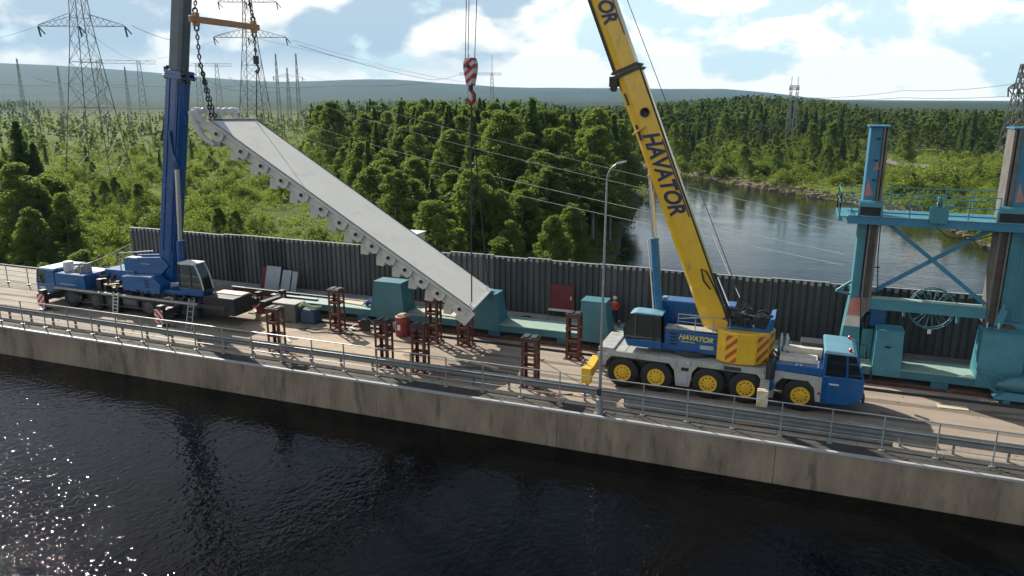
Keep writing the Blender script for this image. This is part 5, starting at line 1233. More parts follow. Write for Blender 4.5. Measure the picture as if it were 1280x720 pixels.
def trolley():
    root = empty('jack_trolley', (11, 41.4, 0), 'low teal jacking trolley on struts at the right hand hood', 'trolley')
    b = MB(); pts = [(8.9, 41.3, 1.35), (9.6, 41.3, 1.25)]
    b.path([(9.0, 41.4, 1.55), (9.7, 41.4, .6), (10.5, 41.4, .25)], .07, 6).path([(9.0, 41.2, 1.5), (10.0, 41.2, 1.3), (10.6, 41.2, .4)], .05, 6); b.build('strut', M['teal'], root)
    b = MB(); prof = []
    b.path([(9.9, 41.3, .9), (10.4, 41.3, .95), (11.2, 41.3, 1.05), (13., 41.3, 1.15), (13.8, 41.3, 1.15)], [.12, .34, .45, .46, .3], 14); b.build('tank', M['teal'], root, smooth=True)
    MB().hexa([(9.8, 40.9, .25), (13.6, 40.9, .25), (13.6, 41.8, .25), (9.8, 41.8, .25)], [(10.3, 41.0, .62), (13.6, 41.0, .62), (13.6, 41.7, .62), (10.3, 41.7, .62)]).box(10.2, 40.95, .005, 10.5, 41.7, .26).box(13, 40.95, .005, 13.3, 41.7, .26).build('skid', M['gantry_teal'], root, bevel=.02)
trolley()

# ------------------------------------------------------------------ small things on the deck
def small_things():
    # red drum
    r = empty('oil_drum', (-22.5, 40.2, .004), 'dull red drum with rags on top standing near the teal hood', 'drum')
    MB().lathe(-22.5, 40.2, [(.004, .42), (.02, .45), (.42, .45), (.44, .47), (.46, .45), (.86, .45), (.88, .47), (.9, .45), (1.25, .45), (1.27, .42)], 22).build('drum_body', M['redpaint'], r, smooth=True)
    MB().box(-22.62, 39.742, .45, -22.42, 39.752, .8).build('drum_label', M['white'], r)
    b = MB(); q = random.Random(9)
    b.hexa([(-22.85, 39.9, 1.27), (-22.1, 39.85, 1.27), (-22.15, 40.5, 1.27), (-22.8, 40.5, 1.27)], [(-22.7, 40.0, 1.42), (-22.3, 40.05, 1.5), (-22.35, 40.4, 1.45), (-22.65, 40.4, 1.4)])
    tag(b.build('rag_heap', M['ply'], bevel=.06), 'crumpled pale rag lying on the red drum', 'rag')
    # grey crate and green bag
    c = empty('tool_crate', (-31.2, 40.2, .004), 'dark grey upright site box beside a green bag', 'box')
    MB().box(-32.0, 39.9, .06, -30.3, 40.9, 1.25).build('crate_body', mat('crate_grey', (.13, .125, .11), .8), c, bevel=.03)
    MB().box(-32.05, 39.85, 1.25, -30.25, 40.95, 1.31).build('crate_lid', M['cargrey'], c); MB().box(-31.95, 39.9, .004, -31.8, 40.9, .06).box(-30.5, 39.9, .004, -30.35, 40.9, .06).build('runner', M['wood'], c)
    b = MB(); b.hexa([(-30.1, 40.0, .006), (-28.9, 40.1, .006), (-28.9, 41.0, .006), (-30.1, 41., .006)], [(-30.0, 40.1, 1.0), (-29.1, 40.2, .9), (-29.0, 40.9, .95), (-30.0, 40.9, 1.05)])
    tag(b.build('blue_tarpaulin', mat('dark_blue_tarp', (.02, .06, .12), .5), bevel=.12), 'dark blue tarpaulin bundle beside the grey site box', 'tarpaulin')
    b = MB(); b.path([(-30.1, 40.1, 1.12), (-29.8, 40.2, 1.35), (-29.4, 40.3, 1.12), (-29.1, 40.4, 1.1), (-28.7, 40.6, 1.15)], [.08, .16, .14, .12, .06], 8)
    tag(b.build('hi_vis_jacket', M['tarp'], smooth=True), 'pale green work jacket thrown over the blue bundle', 'jacket')
    # rusty steel girders on the ground by the wall
    for k, (x0, x1, y, z, mt, lb) in enumerate(((-38.5, -26.5, 43.6, .9, 'rust', 'long red brown girder on trestles behind the site box'), (-34.3, -30.5, 42.7, .55, 'teal', 'short teal girder end lying behind the grey site box'))):
        g = empty('steel_girder', ((x0 + x1) / 2, y, .01), lb, 'girder')
        if k == 1: z = .9
        MB().box(x0, y - .16, z + .02, x1, y + .16, z + .06).box(x0, y - .02, z - .36, x1, y + .02, z + .02).box(x0, y - .16, z - .4, x1, y + .16, z - .36).build('girder_profile', M[mt], g)
        MB().box(x0, y - .17, z + .061, x1, y + .17, z + .075).build('pale_top', M['slab'], g)  # thin pale sheet along the girder top
        for x in (x0 + .6, x1 - .9): MB().box(x, y - .2, .006, x + .25, y + .2, z - .41).build('trestle', M['dark'], g)
    for k, (x0, x1, y0, y1, z, mt, lb) in enumerate(((-29.3, -26.9, 42.6, 43.9, .87, 'ply', 'pale plywood sheet on the teal beam behind the left stand'), (-26.9, -25.9, 42.3, 43.4, .87, 'teal_pale', 'light turquoise sheet on the teal beam next to the hood'), (-23.1, -19.6, 42.3, 43.6, .87, 'ply', 'long pale board on the teal beam between the two hoods'))):
        b = MB(); b.hexa([(x0, y0 + .3, z), (x1, y0, z), (x1 - .4, y1, z), (x0 + .6, y1, z)], [(x0, y0 + .3, z + .05), (x1, y0, z + .05), (x1 - .4, y1, z + .05), (x0 + .6, y1, z + .05)])
        tag(b.build('board', M[mt]), lb, 'board')
    b = MB(); q = random.Random(4); p = Vector((-26.6, 42.6, .98))
    b.path([p, p + Vector((.3, .1, .25)), p + Vector((.7, -.1, .1)), p + Vector((1.0, .1, -.02))], [.12, .22, .18, .08], 8)
    tag(b.build('blue_coat', M['cloth_blue'], smooth=True), 'crumpled blue coat on the light turquoise sheet', 'coat')
    # red winch cart
    w_ = empty('winch_cart', (-25.4, 40.4, .004), 'small red petrol winch cart with black wheel on the road', 'winch')
    MB().box(-25.9, 40.1, .15, -25.1, 40.6, .35).box(-25.7, 40.15, .35, -25.3, 40.5, .6).build('engine', M['redpaint'], w_, bevel=.03)
    MB().disc_y(-25.15, 40.0, .45, [(0, .38), (.12, .38)], 18).build('drum_wheel', M['black'], w_, smooth=True)
    MB().path([(-25.9, 40.2, .3), (-26.2, 40.0, .15), (-25.6, 39.9, .1)], .04, 6).path([(-25.0, 40.3, .8), (-24.6, 40.3, .5), (-24.7, 40.3, .05)], .03, 6).build('frame', M['galv'], w_, smooth=True)
    pieces(MB().lathe(-25.9, 39.95, [(.01, .16), (.12, .16)], 10).lathe(-25.1, 40.3, [(.01, .16), (.12, .16)], 10), 'caster', M['black'], w_)
    for i, (x, y, sx, sy, sz, mt, lb) in enumerate(((-24.2, 40.5, .5, .35, .4, 'dark', 'black tool box on the road right of the red winch cart'), (-23.75, 40.9, .35, .3, .55, 'cargrey', 'small grey canister between tool box and red drum'), (-33.3, 39.6, 1.0, .5, .32, 'wood', 'stack of timber sleepers by the tail outriggers of the blue crane'), (-32.6, 40.9, .7, .6, .4, 'rust', 'rusty steel block behind the timber sleepers'), (-34.2, 40.8, .6, .3, .5, 'redpaint', 'red jerry can near the blue crane outrigger'))):
        b = MB()
        if mt == 'wood':
            for k in range(3):
                for j in range(2): b.box(x, y + j * .26 + .01, .006 + k * .105, x + sx - .03 * k, y + j * .26 + .25, .006 + k * .105 + .1)
            o = b.build('timber_stack', M['wood'], bevel=.01); tag(o, lb, 'timber')
        else:
            r = empty(['tool_box', 'canister', '', 'steel_block', 'jerry_can'][i], (x, y, .006), lb, ['tool box', 'canister', '', 'block', 'can'][i])
            MB().box(x, y, .006, x + sx, y + sy, sz).build('case', M[mt], r, bevel=.03)
            MB().path([(x + sx * .25, y + sy / 2, sz), (x + sx * .3, y + sy / 2, sz + .1), (x + sx * .7, y + sy / 2, sz + .1), (x + sx * .75, y + sy / 2, sz)], .018, 5).build('handle', M['black'], r)
    # boards leaning on the wall
    for k, (x, wdt, hgt, lean, mt, lb) in enumerate(((-37.05, .9, 2.25, .55, 'door_red', 'dark red board behind the grey boards leaning on the wall'), (-36.55, 1.25, 2.35, .75, 'slab', 'widest and leftmost grey board leaning on the dark wall'), (-35.15, .75, 2.15, .7, 'slab', 'middle grey board leaning on the dark wall'), (-34.3, .45, 2.1, .6, 'slab', 'narrow grey board, last to the right, leaning on the dark wall'))):
        y1 = 45.2; b = MB(); zb = .006
        b.hexa([(x, y1 - lean - .02, zb), (x + wdt, y1 - lean - .02, zb), (x + wdt, y1 - lean + .03, zb), (x, y1 - lean + .03, zb)], [(x + .12, y1 - .14 if k else y1 - .06, hgt), (x + wdt + .12, y1 - .14 if k else y1 - .06, hgt), (x + wdt + .12, y1 - .09 if k else y1 - .01, hgt), (x + .12, y1 - .09 if k else y1 - .01, hgt)])
        tag(b.build('leaning_board', M[mt]), lb, 'board', 'boards leaning on the dark wall')
    # red hatch on the wall
    d = empty('wall_hatch', (-13.8, 46, 1.0), 'dark red metal hatch with pale sill on the corrugated wall', 'hatch')
    MB().box(-14.6, 45.93, 1.1, -13.15, 46.02, 2.65).build('hatch_leaf', M['door_red'], d, bevel=.01)
    MB().box(-14.7, 45.9, 2.65, -13.05, 46.02, 2.72).box(-14.7, 45.9, 1.08, -14.6, 46.02, 2.65).box(-13.15, 45.9, 1.08, -13.05, 46.02, 2.65).build('hatch_frame', M['rust'], d)
    MB().box(-14.75, 45.75, .98, -13.1, 46.03, 1.08).build('hatch_sill', M['white'], d); MB().box(-13.3, 45.88, 1.75, -13.22, 45.93, 2.0).build('handle', M['cream'], d)
    b = MB(); b.path([(-16.6, 45.0, .2), (-16.3, 45.0, .6), (-15.8, 45.05, .65), (-15.4, 45., .15)], .06, 6).box(-16.5, 44.8, .006, -15.3, 45.15, .3)
    tag(b.build('pump_unit', M['dark'], bevel=.02), 'dark pump unit at the plinth beside the middle teal hood', 'pump')
    # white housing seen over the wall
    v = empty('vent_housing', (-26.9, 49, -.3), 'pale box shaped housing rising above the dark wall among the trees', 'housing')
    MB().box(-26.2 - 1.0, 48.2, -.3, -26.2 + .55, 49.6, 4.85).build('housing_body', M['cream'], v, bevel=.03)
    MB().box(-27.3, 48.1, 4.85, -25.55, 49.7, 4.93).build('housing_roof', M['white'], v)
    # hoses and cables lying by the railing
    cab = [([(-29.5, 34.5), (-28.5, 34.3), (-27.2, 35.0), (-26.2, 34.4), (-25, 34.6)], 'redhose', 'red hose curled round the foot of the stand nearest the blue crane'),
           ([(-20.8, 34.3), (-19.6, 34.5), (-18.6, 34.2), (-17.2, 34.6), (-16.0, 34.4)], 'redhose', 'red hose snaking past the close pair of stands'),
           ([(-20.5, 35.4), (-18.8, 35.5), (-17.5, 35.2), (-16.2, 34.8)], 'hose', 'black cable behind the close pair of stands'),
           ([(-12.6, 34.4), (-11.6, 34.7), (-10.6, 34.3), (-9.6, 34.6)], 'hose', 'black cable between the lone stand and the street lamp'),
           ([(-29.2, 38.8), (-28, 38.6), (-26.4, 39.0), (-24.5, 39.2), (-21.5, 38.9), (-19.5, 39.2)], 'hose', 'thin black cable along the middle of the road')]
    for i, (pts, mt, lb) in enumerate(cab):
        q = random.Random(i); fine = []
        for (a, c), (e, f) in zip(pts[:-1], pts[1:]):
            for t in np.linspace(0, 1, 6)[:-1]: fine.append((a + (e - a) * t + q.uniform(-.06, .06), c + (f - c) * t + q.uniform(-.06, .06), .035))
        tag(MB().path(fine, .03, 6).build('hose', M[mt], smooth=True), lb, 'hose', 'hoses and cables on the road')
    pl = ((-1.8, 33.8, .1, 1.4, .16, .3, 'wood', 'weathered plank by the barrier below the yellow crane'), (-11.6, 34.35, -.1, 1.2, .04, .3, 'orange', 'flat orange board at the foot of the lone stand'), (-1.0, 34.5, .3, .8, .04, .25, 'wood', 'short plank under the striped outrigger of the yellow crane'),
          (-21.9, 37.6, .4, 1.6, .03, .2, 'wood', 'loose timber lying on the open road left of the red drum'), (-16.6, 37.2, -.25, 2.0, .03, .18, 'ply', 'pale plank on the open road below the low gate corner'), (-13.9, 38.9, .15, 1.1, .03, .25, 'wood', 'short dark timber between the gate and the yellow crane'),
          (-29.4, 37.3, -.6, 1.5, .03, .2, 'ply', 'pale board on the road right of the blue crane tail'), (7.2, 39.6, .05, 1.3, .03, .5, 'ply', 'flat pale sheet on the road right of the yellow crane cab'))
    for (x, y, a, l, z, w_, mt, lb) in pl:
        b = MB(); b.bar((x, y, z), (x + l * cos(a), y + l * sin(a), z), w_, .05); tag(b.build('plank', M[mt]), lb, 'plank')
small_things()

# ------------------------------------------------------------------ worker
def skinned(name, verts, edges, radii, mt, parent, sub=1):
    me = bpy.data.meshes.new(name); me.from_pydata([tuple(v) for v in verts], edges, []); o = bpy.data.objects.new(name, me); COL.objects.link(o)
    sk = o.modifiers.new('s', 'SKIN'); sk.use_smooth_shade = True; sb = o.modifiers.new('u', 'SUBSURF'); sb.levels = sub; sb.render_levels = sub
    for i, v in enumerate(me.skin_vertices[0].data):
        r = radii[i]; v.radius = r if isinstance(r, tuple) else (r, r)
    me.skin_vertices[0].data[0].use_root = True
    bpy.context.view_layer.update(); ev = bpy.data.meshes.new_from_object(o.evaluated_get(bpy.context.evaluated_depsgraph_get()))
    bpy.data.objects.remove(o); ev.materials.clear(); ev.materials.append(mt)
    o2 = bpy.data.objects.new(name, ev); COL.objects.link(o2); o2.parent = parent; return o2
def person():
    root = empty('person', (-10.3, 45.65, .556), 'worker in red jacket and white helmet standing by the dark wall', 'person')
    root.rotation_euler.z = radians(15)
    # body: pelvis root, spine, neck, head, arms bent at the hips, legs
    V = [(0, 0, .95), (0, 0, 1.2), (0, 0, 1.42), (0, -.01, 1.52), (0, -.02, 1.60), (0, -.02, 1.70),
         (-.18, 0, 1.42), (-.27, .02, 1.18), (-.17, -.16, 1.02), (.18, 0, 1.42), (.27, .02, 1.18), (.17, -.16, 1.02),
         (-.1, 0, .9), (-.12, -.02, .5), (-.13, 0, .1), (-.14, -.14, .05), (.1, 0, .9), (.13, -.02, .5), (.14, 0, .1), (.15, -.14, .05)]
    E = [(0, 1), (1, 2), (2, 3), (3, 4), (4, 5), (2, 6), (6, 7), (7, 8), (2, 9), (9, 10), (10, 11), (0, 12), (12, 13), (13, 14), (14, 15), (0, 16), (16, 17), (17, 18), (18, 19)]
    Rr = [(.14, .10), (.13, .10), (.13, .09), .055, (.085, .1), (.08, .09), .06, .045, .032, .06, .045, .032, .085, .058, .045, .04, .085, .058, .045, .04]
    skinned('body', V, E, Rr, M['skin'], root)
    J = [0, 1, 2, 6, 7, 8, 9, 10, 11]; idx = {v: i for i, v in enumerate(J)}
    JV = [V[j] for j in J]; JV[0] = (0, 0, .88); JR = [(.19, .15), (.18, .14), (.16, .12), .085, .075, .06, .085, .075, .06]
    skinned('jacket', JV, [(idx[a], idx[c]) for a, c in E if a in idx and c in idx], JR, M['jacket'], root)
    J = [0, 12, 13, 14, 16, 17, 18]; idx = {v: i for i, v in enumerate(J)}
    skinned('trousers', [V[j] for j in J], [(idx[a], idx[c]) for a, c in E if a in idx and c in idx], [(.15, .12), .11, .085, .075, .11, .085, .075], M['trouser'], root)
    for s in (-1, 1):
        hx, hy, hz = .17 * s, -.16, 1.02
        HV = [(hx, hy, hz), (hx - .05 * s, hy - .05, hz - .01)]; HE = [(0, 1)]; HR = [.032, .03]
        for k, (dy, l) in enumerate(((-.03, .07), (-.01, .08), (.012, .075), (.03, .06))):
            n = len(HV); HV += [(hx - .08 * s, hy - .07, hz + dy), (hx - (.08 + l * .6) * s, hy - .06, hz + dy - .02)]; HE += [(1, n), (n, n + 1)]; HR += [.010, .008]
        n = len(HV); HV += [(hx - .05 * s, hy - .09, hz + .03), (hx - .08 * s, hy - .1, hz + .045)]; HE += [(0, n), (n, n + 1)]; HR += [.011, .009]
        skinned('hand', HV, HE, HR, M['skin'], root)
        MB().box(.14 * s - .06, -.2, .0, .14 * s + .06, .09, .12).build('boot', M['black'], None, bevel=.03).parent = root
    b = MB(); n = 14; prof = [(1.70, .135), (1.76, .128), (1.81, .10), (1.84, .05), (1.845, .01)]
    b.lathe(0, -.02, prof, n); b.lathe(0, -.05, [(1.695, .15), (1.71, .15)], n); b.build('helmet', M['white'], None, smooth=True).parent = root
    for s in (-1, 1): MB().lathe(.03 * s, -.115, [(1.645, .012), (1.66, .012)], 6).build('eye', M['black'], None).parent = root
    MB().hexa([(-.015, -.15, 1.61), (.015, -.15, 1.61), (.015, -.1, 1.61), (-.015, -.1, 1.61)], [(-.008, -.12, 1.66), (.008, -.12, 1.66), (.008, -.1, 1.66), (-.008, -.1, 1.66)]).build('nose', M['skin'], None).parent = root
person()

# ------------------------------------------------------------------ trees
def leaf_quads(C, size, rg, flat=.0, elong=1.):
    n = len(C); a = rg.normal(size=(n, 3)); a[:, 2] *= (1 - flat); a /= np.linalg.norm(a, axis=1)[:, None]
    b_ = rg.normal(size=(n, 3)); b_ -= a * (a * b_).sum(1)[:, None]; b_ /= np.linalg.norm(b_, axis=1)[:, None]
    s = (size * rg.uniform(.6, 1.3, n))[:, None]
    return np.stack([C - a * s * elong, C - b_ * s * .6, C + a * s * elong, C + b_ * s * .6], 1)
def pts_birch(h, R_, nc, nl, rg, base=.12):
    C = []
    for i in range(nc):
        t = rg.uniform(base, 1) ** .85; zz = base * h + (1 - base) * h * t * .97
        prof = min(1, (t + .04) / .30) ** .55 * max(0, 1.03 - t) ** .62 * 1.25
        r = R_ * prof * math.sqrt(rg.uniform(.08, 1)); a = rg.uniform(0, 2 * pi)
        c = np.array([r * cos(a), r * sin(a), zz]); cr = R_ * rg.uniform(.2, .36) * (1.15 - .55 * t)
        p = rg.normal(size=(nl, 3)); p /= np.linalg.norm(p, axis=1)[:, None]; p *= cr * rg.uniform(.45, 1, (nl, 1)) ** .5; p[:, 2] *= .75
        C.append(c + p)
    return np.concatenate(C)
def pts_spruce(h, R_, tiers, nb, nl, rg):
    C = []
    for i in range(tiers):
        t = (i + rg.uniform(0, .6)) / tiers; z = h * (.06 + .93 * t); r = R_ * (1 - t) ** .85 + .008
        for j in range(nb):
            a = 2 * pi * (j + rg.uniform(0, 1)) / nb; rr = r * rg.uniform(.65, 1.12)
            s = rg.uniform(.12, 1, nl); x = rr * s; dz = -.32 * x + .12 * x * x / max(r, .02); w = .16 * rr * (1 - s * .6)
            C.append(np.stack([x * cos(a) + rg.normal(0, 1, nl) * w * sin(a) * 1.0, x * sin(a) - rg.normal(0, 1, nl) * w * cos(a), z + dz + rg.normal(0, .013, nl)], 1))
    return np.concatenate(C)
def pts_pine(h, R_, nc, nl, rg):
    C = []
    for i in range(nc):
        t = rg.uniform(0, 1); zz = h * (.42 + .56 * t); r = R_ * (1 - t * .75) * math.sqrt(rg.uniform(.1, 1)); a = rg.uniform(0, 2 * pi)
        p = rg.normal(size=(nl, 3)); p /= np.linalg.norm(p, axis=1)[:, None]; p *= R_ * rg.uniform(.2, .34) * rg.uniform(.5, 1, (nl, 1)); p[:, 2] *= .55
        C.append(np.array([r * cos(a), r * sin(a), zz]) + p)
    return np.concatenate(C)
def pts_shrub(h, R_, nc, nl, rg):
    C = []
    for i in range(nc):
        a = rg.uniform(0, 2 * pi); r = R_ * math.sqrt(rg.uniform(0, 1)); zz = h * (1 - (r / R_) ** 2 * .7) * rg.uniform(.3, .92)
        p = rg.normal(size=(nl, 3)); p /= np.linalg.norm(p, axis=1)[:, None]; p *= R_ * rg.uniform(.2, .36) * rg.uniform(.5, 1, (nl, 1)) ** .5
        q = np.array([r * cos(a), r * sin(a), zz]) + p; q[:, 2] = np.maximum(q[:, 2], .05); C.append(q)
    return np.concatenate(C)
KIND = dict(
    birch=dict(R=.215, leaf='leaf_birch', bark='bark_birch', name='birch_tree', cat='tree'),
    spruce=dict(R=.17, leaf='leaf_spruce', bark='bark', name='spruce_tree', cat='tree'),
    pine=dict(R=.2, leaf='leaf_pine', bark='bark', name='pine_tree', cat='tree'),
    shrub=dict(R=.62, leaf='leaf_shrub', bark='bark', name='willow_shrub', cat='shrub'))
def crown_points(kind, rg, q=1.):
    """a crown one metre tall; q scales the number of leaves"""
    R_ = KIND[kind]['R']
    if kind == 'birch': return pts_birch(1, R_, int(150 * min(1, q * 2)), max(3, int(120 * q / min(1, q * 2))), rg)
    if kind == 'spruce': return pts_spruce(1, R_, int(27 * min(1, q * 2.2)), 8, max(3, int(58 * q / min(1, q * 2.2))), rg) if q > .3 else pts_spruce(1, R_ * 1.05, 9, 5, max(3, int(110 * q)), rg)
    if kind == 'pine': return pts_pine(1, R_, int(34 * min(1, q * 2)), max(3, int(180 * q / min(1, q * 2))), rg)
    return pts_shrub(1, R_, int(40 * min(1, q * 2)), max(3, int(90 * q / min(1, q * 2))), rg)
LEAF = dict(birch=.0088, spruce=.0080, pine=.010, shrub=.030)
PROTO = {}
for kind in KIND:
    for v in range(6):
        rg = np.random.default_rng(100 + v + hash(kind) % 1 + len(kind) * 13); nom = dict(birch=15, spruce=17, pine=17, shrub=3.5)[kind]
        C = crown_points(kind, rg) * nom
        r = bpy.data.objects.new(KIND[kind]['name'], None); COL.objects.link(r)
        V = leaf_quads(C, LEAF[kind] * nom, rg, .2, 1.1 if kind != 'spruce' else 1.5)
        mesh_quads('crown' if kind != 'shrub' else 'foliage', V, M[KIND[kind]['leaf']], r, tint=(rg.uniform(0, .35, len(V))))
        b = MB(); q = random.Random(v)
        if kind == 'shrub':
            for i in range(5): a = q.uniform(0, 6.28); b.path([(0, 0, -.3), (.4 * cos(a), .4 * sin(a), 1.2), (1.0 * cos(a), 1.0 * sin(a), 2.6)], [.06, .04, .02], 5)
            b.build('stem', M['bark'], r)
        else:
            b.path([(0, 0, -.6), (q.uniform(-.1, .1), q.uniform(-.1, .1), nom * .5), (q.uniform(-.15, .15), 0, nom * .96)], [.22, .14, .02], 7)
            for i in range(9):
                a = q.uniform(0, 6.28); z = nom * q.uniform(.3, .8); l = KIND[kind]['R'] * nom * .7
                b.path([(0, 0, z), (l * .5 * cos(a), l * .5 * sin(a), z + (.7 if kind != 'spruce' else -.2)), (l * cos(a), l * sin(a), z + (1.5 if kind != 'spruce' else -.5))], [.06, .04, .015], 4)
            b.build('trunk', M[KIND[kind]['bark']], r)
        PROTO[kind, v] = (r, nom, False)

TREES = []                                      # (apparent size, kind, x, y, z, h, region)
def scatter(region, x0, x1, d0, d1, step, mix, hr, jitter=.5, keep=None, sd_min=2.):
    """trees over a sector of bearings between two distances"""
    a0 = math.atan2(x0 - 640, 979.); a1 = math.atan2(x1 - 640, 979.)
    d = d0
    while d < d1:
        st_ = step * (1 + (d - d0) / max(d1, 1) * .3); n = max(1, int((a1 - a0) * d / st_))
        for i in range(n):
            a = a0 + (a1 - a0) * (i + rng.uniform(0, 1)) / n; dd = d + rng.uniform(-.5, .5) * st_
            px_ = 640 + 979 * math.tan(a)
            s, f = dd * sin(a), dd * cos(a); x = _fh.x * f + _r.x * s; y = _fh.y * f + _r.y * s
            if y < (56 if x > -52 else 48): continue
            if keep and not keep(px_, dd, x, y): continue
            r_ = rng.uniform(); k = None
            for kk, p in mix:
                r_ -= p
                if r_ <= 0: k = kk; break
            k = k or mix[-1][0]
            TREES.append([k, x, y, rng.uniform(*hr[k]), region])
        d += st_
H_ = dict(birch=(9, 16), spruce=(11, 21), pine=(12, 18), shrub=(2.5, 4.5))
# wood between the shrub plain and the river
def wood_edge(px_, d, x, y): return px_ > 455 - (d - 90) * .42 and px_ < 705 + (d < 200) * 200
scatter('wood left of the river', 330, 800, 84, 250, 5.3, [('birch', .68), ('spruce', .24), ('pine', .08)], dict(H_, birch=(13, 21), spruce=(15, 24)), keep=wood_edge)
scatter('wood edge behind the dark wall', 430, 790, 70, 100, 4.6, [('shrub', .35), ('birch', .65)], dict(H_, birch=(7, 13), shrub=(3.5, 6)), keep=lambda p, d, x, y: p > 450)
scatter('far wood behind the river bend', 380, 860, 250, 620, 8.5, [('birch', .35), ('spruce', .45), ('pine', .2)], H_, keep=lambda p, d, x, y: p > 385)
# far left tall trees
scatter('tall trees at the left edge', -80, 44, 92, 150, 5.5, [('spruce', .2), ('birch', .8)], dict(H_, birch=(9, 13), spruce=(13, 18)), keep=lambda p, d, x, y: p < 46 - (d - 92) * .5)
scatter('trees behind the blue crane', -60, 200, 54, 84, 4.6, [('shrub', .5), ('birch', .5)], dict(H_, birch=(5, 8.0), shrub=(3.5, 5.5)))
# open shrub plain
scatter('shrub plain under the pylons', -60, 450, 84, 240, 5.8, [('shrub', .84), ('birch', .16)], dict(H_, birch=(4.5, 8.0), shrub=(2.0, 5.0)), keep=lambda p, d, x, y: not (p > 285 and p < 400 and 95 < d < 165 and rng.uniform() < .75) and p < 470 - (d - 90) * .42)
scatter('shrub plain farther away', -60, 420, 240, 800, 9.5, [('shrub', .6), ('birch', .3), ('spruce', .1)], dict(H_, birch=(4, 7), shrub=(2.5, 4.5), spruce=(5, 8)))
# right bank
scatter('bank trees across the river', 850, 1080, 236, 352, 5.6, [('birch', .48), ('shrub', .44), ('spruce', .08)], dict(H_, birch=(4.5, 10), spruce=(6, 11), shrub=(3, 6)))
scatter('birch thicket across the river', 850, 1300, 128, 330, 5.5, [('shrub', .86), ('birch', .14)], dict(H_, birch=(5, 8), shrub=(2.6, 5.5)), keep=lambda p, d, x, y: (p > 1100 or d > 220) and not (1100 < p < 1190 and 255 < d < 330))
scatter('forest on the far bank', 690, 1340, 350, 620, 7.4, [('spruce', .32), ('birch', .50), ('pine', .18)], dict(H_, birch=(11, 15), spruce=(13, 19)))
scatter('forest on the far bank', 660, 1340, 620, 1100, 15, [('spruce', .55), ('birch', .2), ('pine', .25)], H_)
# distant forest belts
scatter('distant forest', -80, 1350, 1100, 2200, 30, [('spruce', .6), ('birch', .4)], dict(H_, spruce=(10, 15), birch=(9, 13)))
scatter('distant forest', -80, 700, 800, 1100, 16, [('shrub', .5), ('birch', .5)], dict(H_, birch=(6, 9), shrub=(3, 5)))
# a few single trees the picture shows clearly
for px_, d, k, h in ((85, 74, 'birch', 9.5), (72, 78, 'birch', 9.), (105, 76, 'shrub', 6.5), (60, 96, 'birch', 12), (50, 104, 'birch', 13.5), (540, 100, 'birch', 12.), (487, 104, 'birch', 12), (665, 118, 'spruce', 22.5), (655, 122, 'spruce', 21.5), (676, 125, 'spruce', 20.5), (700, 128, 'birch', 17), (14, 112, 'spruce', 19), (32, 112, 'spruce', 16.5), (5, 100, 'birch', 15), (22, 98, 'birch', 13), (740, 150, 'spruce', 18), (1020, 262, 'birch', 15), (1045, 270, 'birch', 15), (1175, 205, 'shrub', 9), (1195, 215, 'shrub', 8), (1160, 200, 'shrub', 7), (585, 96, 'birch', 9), (1140, 260, 'birch', 13)):
    p = az(px_, d); TREES.append([k, p.x, p.y, h, 'single'])
T = TREES; X = np.array([t[1] for t in T]); Y = np.array([t[2] for t in T]); SD = river_sd(X, Y); Z = hillz(X, Y); HH = np.array([t[3] for t in T]); D = np.hypot(X, Y)
PC = pixcol(X, Y)
ok = (SD > 3.5) & (Y > np.where(X > -52, 54, 48)) & (PC > -90) & (PC < 1370)
# the skyline of the woods, and the gap under the power lines
YT = np.interp(PC, [-80, 0, 45, 60, 370, 400, 640, 665, 700, 720, 800, 860, 950, 1050, 1100, 1280], [110, 111, 118, 140, 140, 122, 119, 119, 130, 132, 128, 123, 116, 124, 133, 134]) + rng.uniform(-1, 1, len(T)) ** 2 * 22
FD = X * _fh.x + Y * _fh.y
uu = np.clip((PC - 318) / 738, 0, 1); dw = 1 / (.00317 * (1 - uu) + .0192 * uu); YT = np.where((FD < dw * 1.05) & (PC > 380), np.maximum(YT, 150 + .265 * (PC - 372) + rng.uniform(0, 1, len(T)) ** 1.5 * 45), YT)
Hm = 14.5 - FD * (YT - 122) / 979. - Z; HH = np.minimum(HH, Hm); ok &= HH > 1.2
# hidden completely behind the sheet wall
topy = 122 - 979 * (Z + HH - 14.5) / D
ok &= (topy < 276 + .081 * PC) | (PC < 150)
LAB = {('birch', 'wood left of the river'): 'leafy green birch in the dense wood left of the river', ('spruce', 'wood left of the river'): 'dark spire shaped spruce in the dense wood left of the river', ('pine', 'wood left of the river'): 'open crowned pine in the dense wood left of the river'}
def label_for(kind, region):
    base = {'birch': 'leafy green birch', 'spruce': 'dark pointed spruce', 'pine': 'dull green pine', 'shrub': 'round bright green shrub'}[kind]
    place = {'wood left of the river': 'in the dense wood left of the river', 'wood edge behind the dark wall': 'at the wood edge close behind the dark wall', 'far wood behind the river bend': 'in the far wood by the river bend',
             'tall trees at the left edge': 'among the tall trees at the far left', 'trees behind the blue crane': 'close behind the road beside the blue crane', 'shrub plain under the pylons': 'on the open shrub plain under the pylons',
             'shrub plain farther away': 'on the distant part of the shrub plain', 'bank trees across the river': 'on the bank across the river', 'birch thicket across the river': 'in the bright thicket across the river',
             'forest on the far bank': 'in the dark forest beyond the far bank', 'distant forest': 'in the distant forest belt', 'single': 'rising out of the foliage around it'}[region]
    return base + ' ' + place
order = np.argsort(-(HH / D)); count = {k: 0 for k in KIND}; rest = []
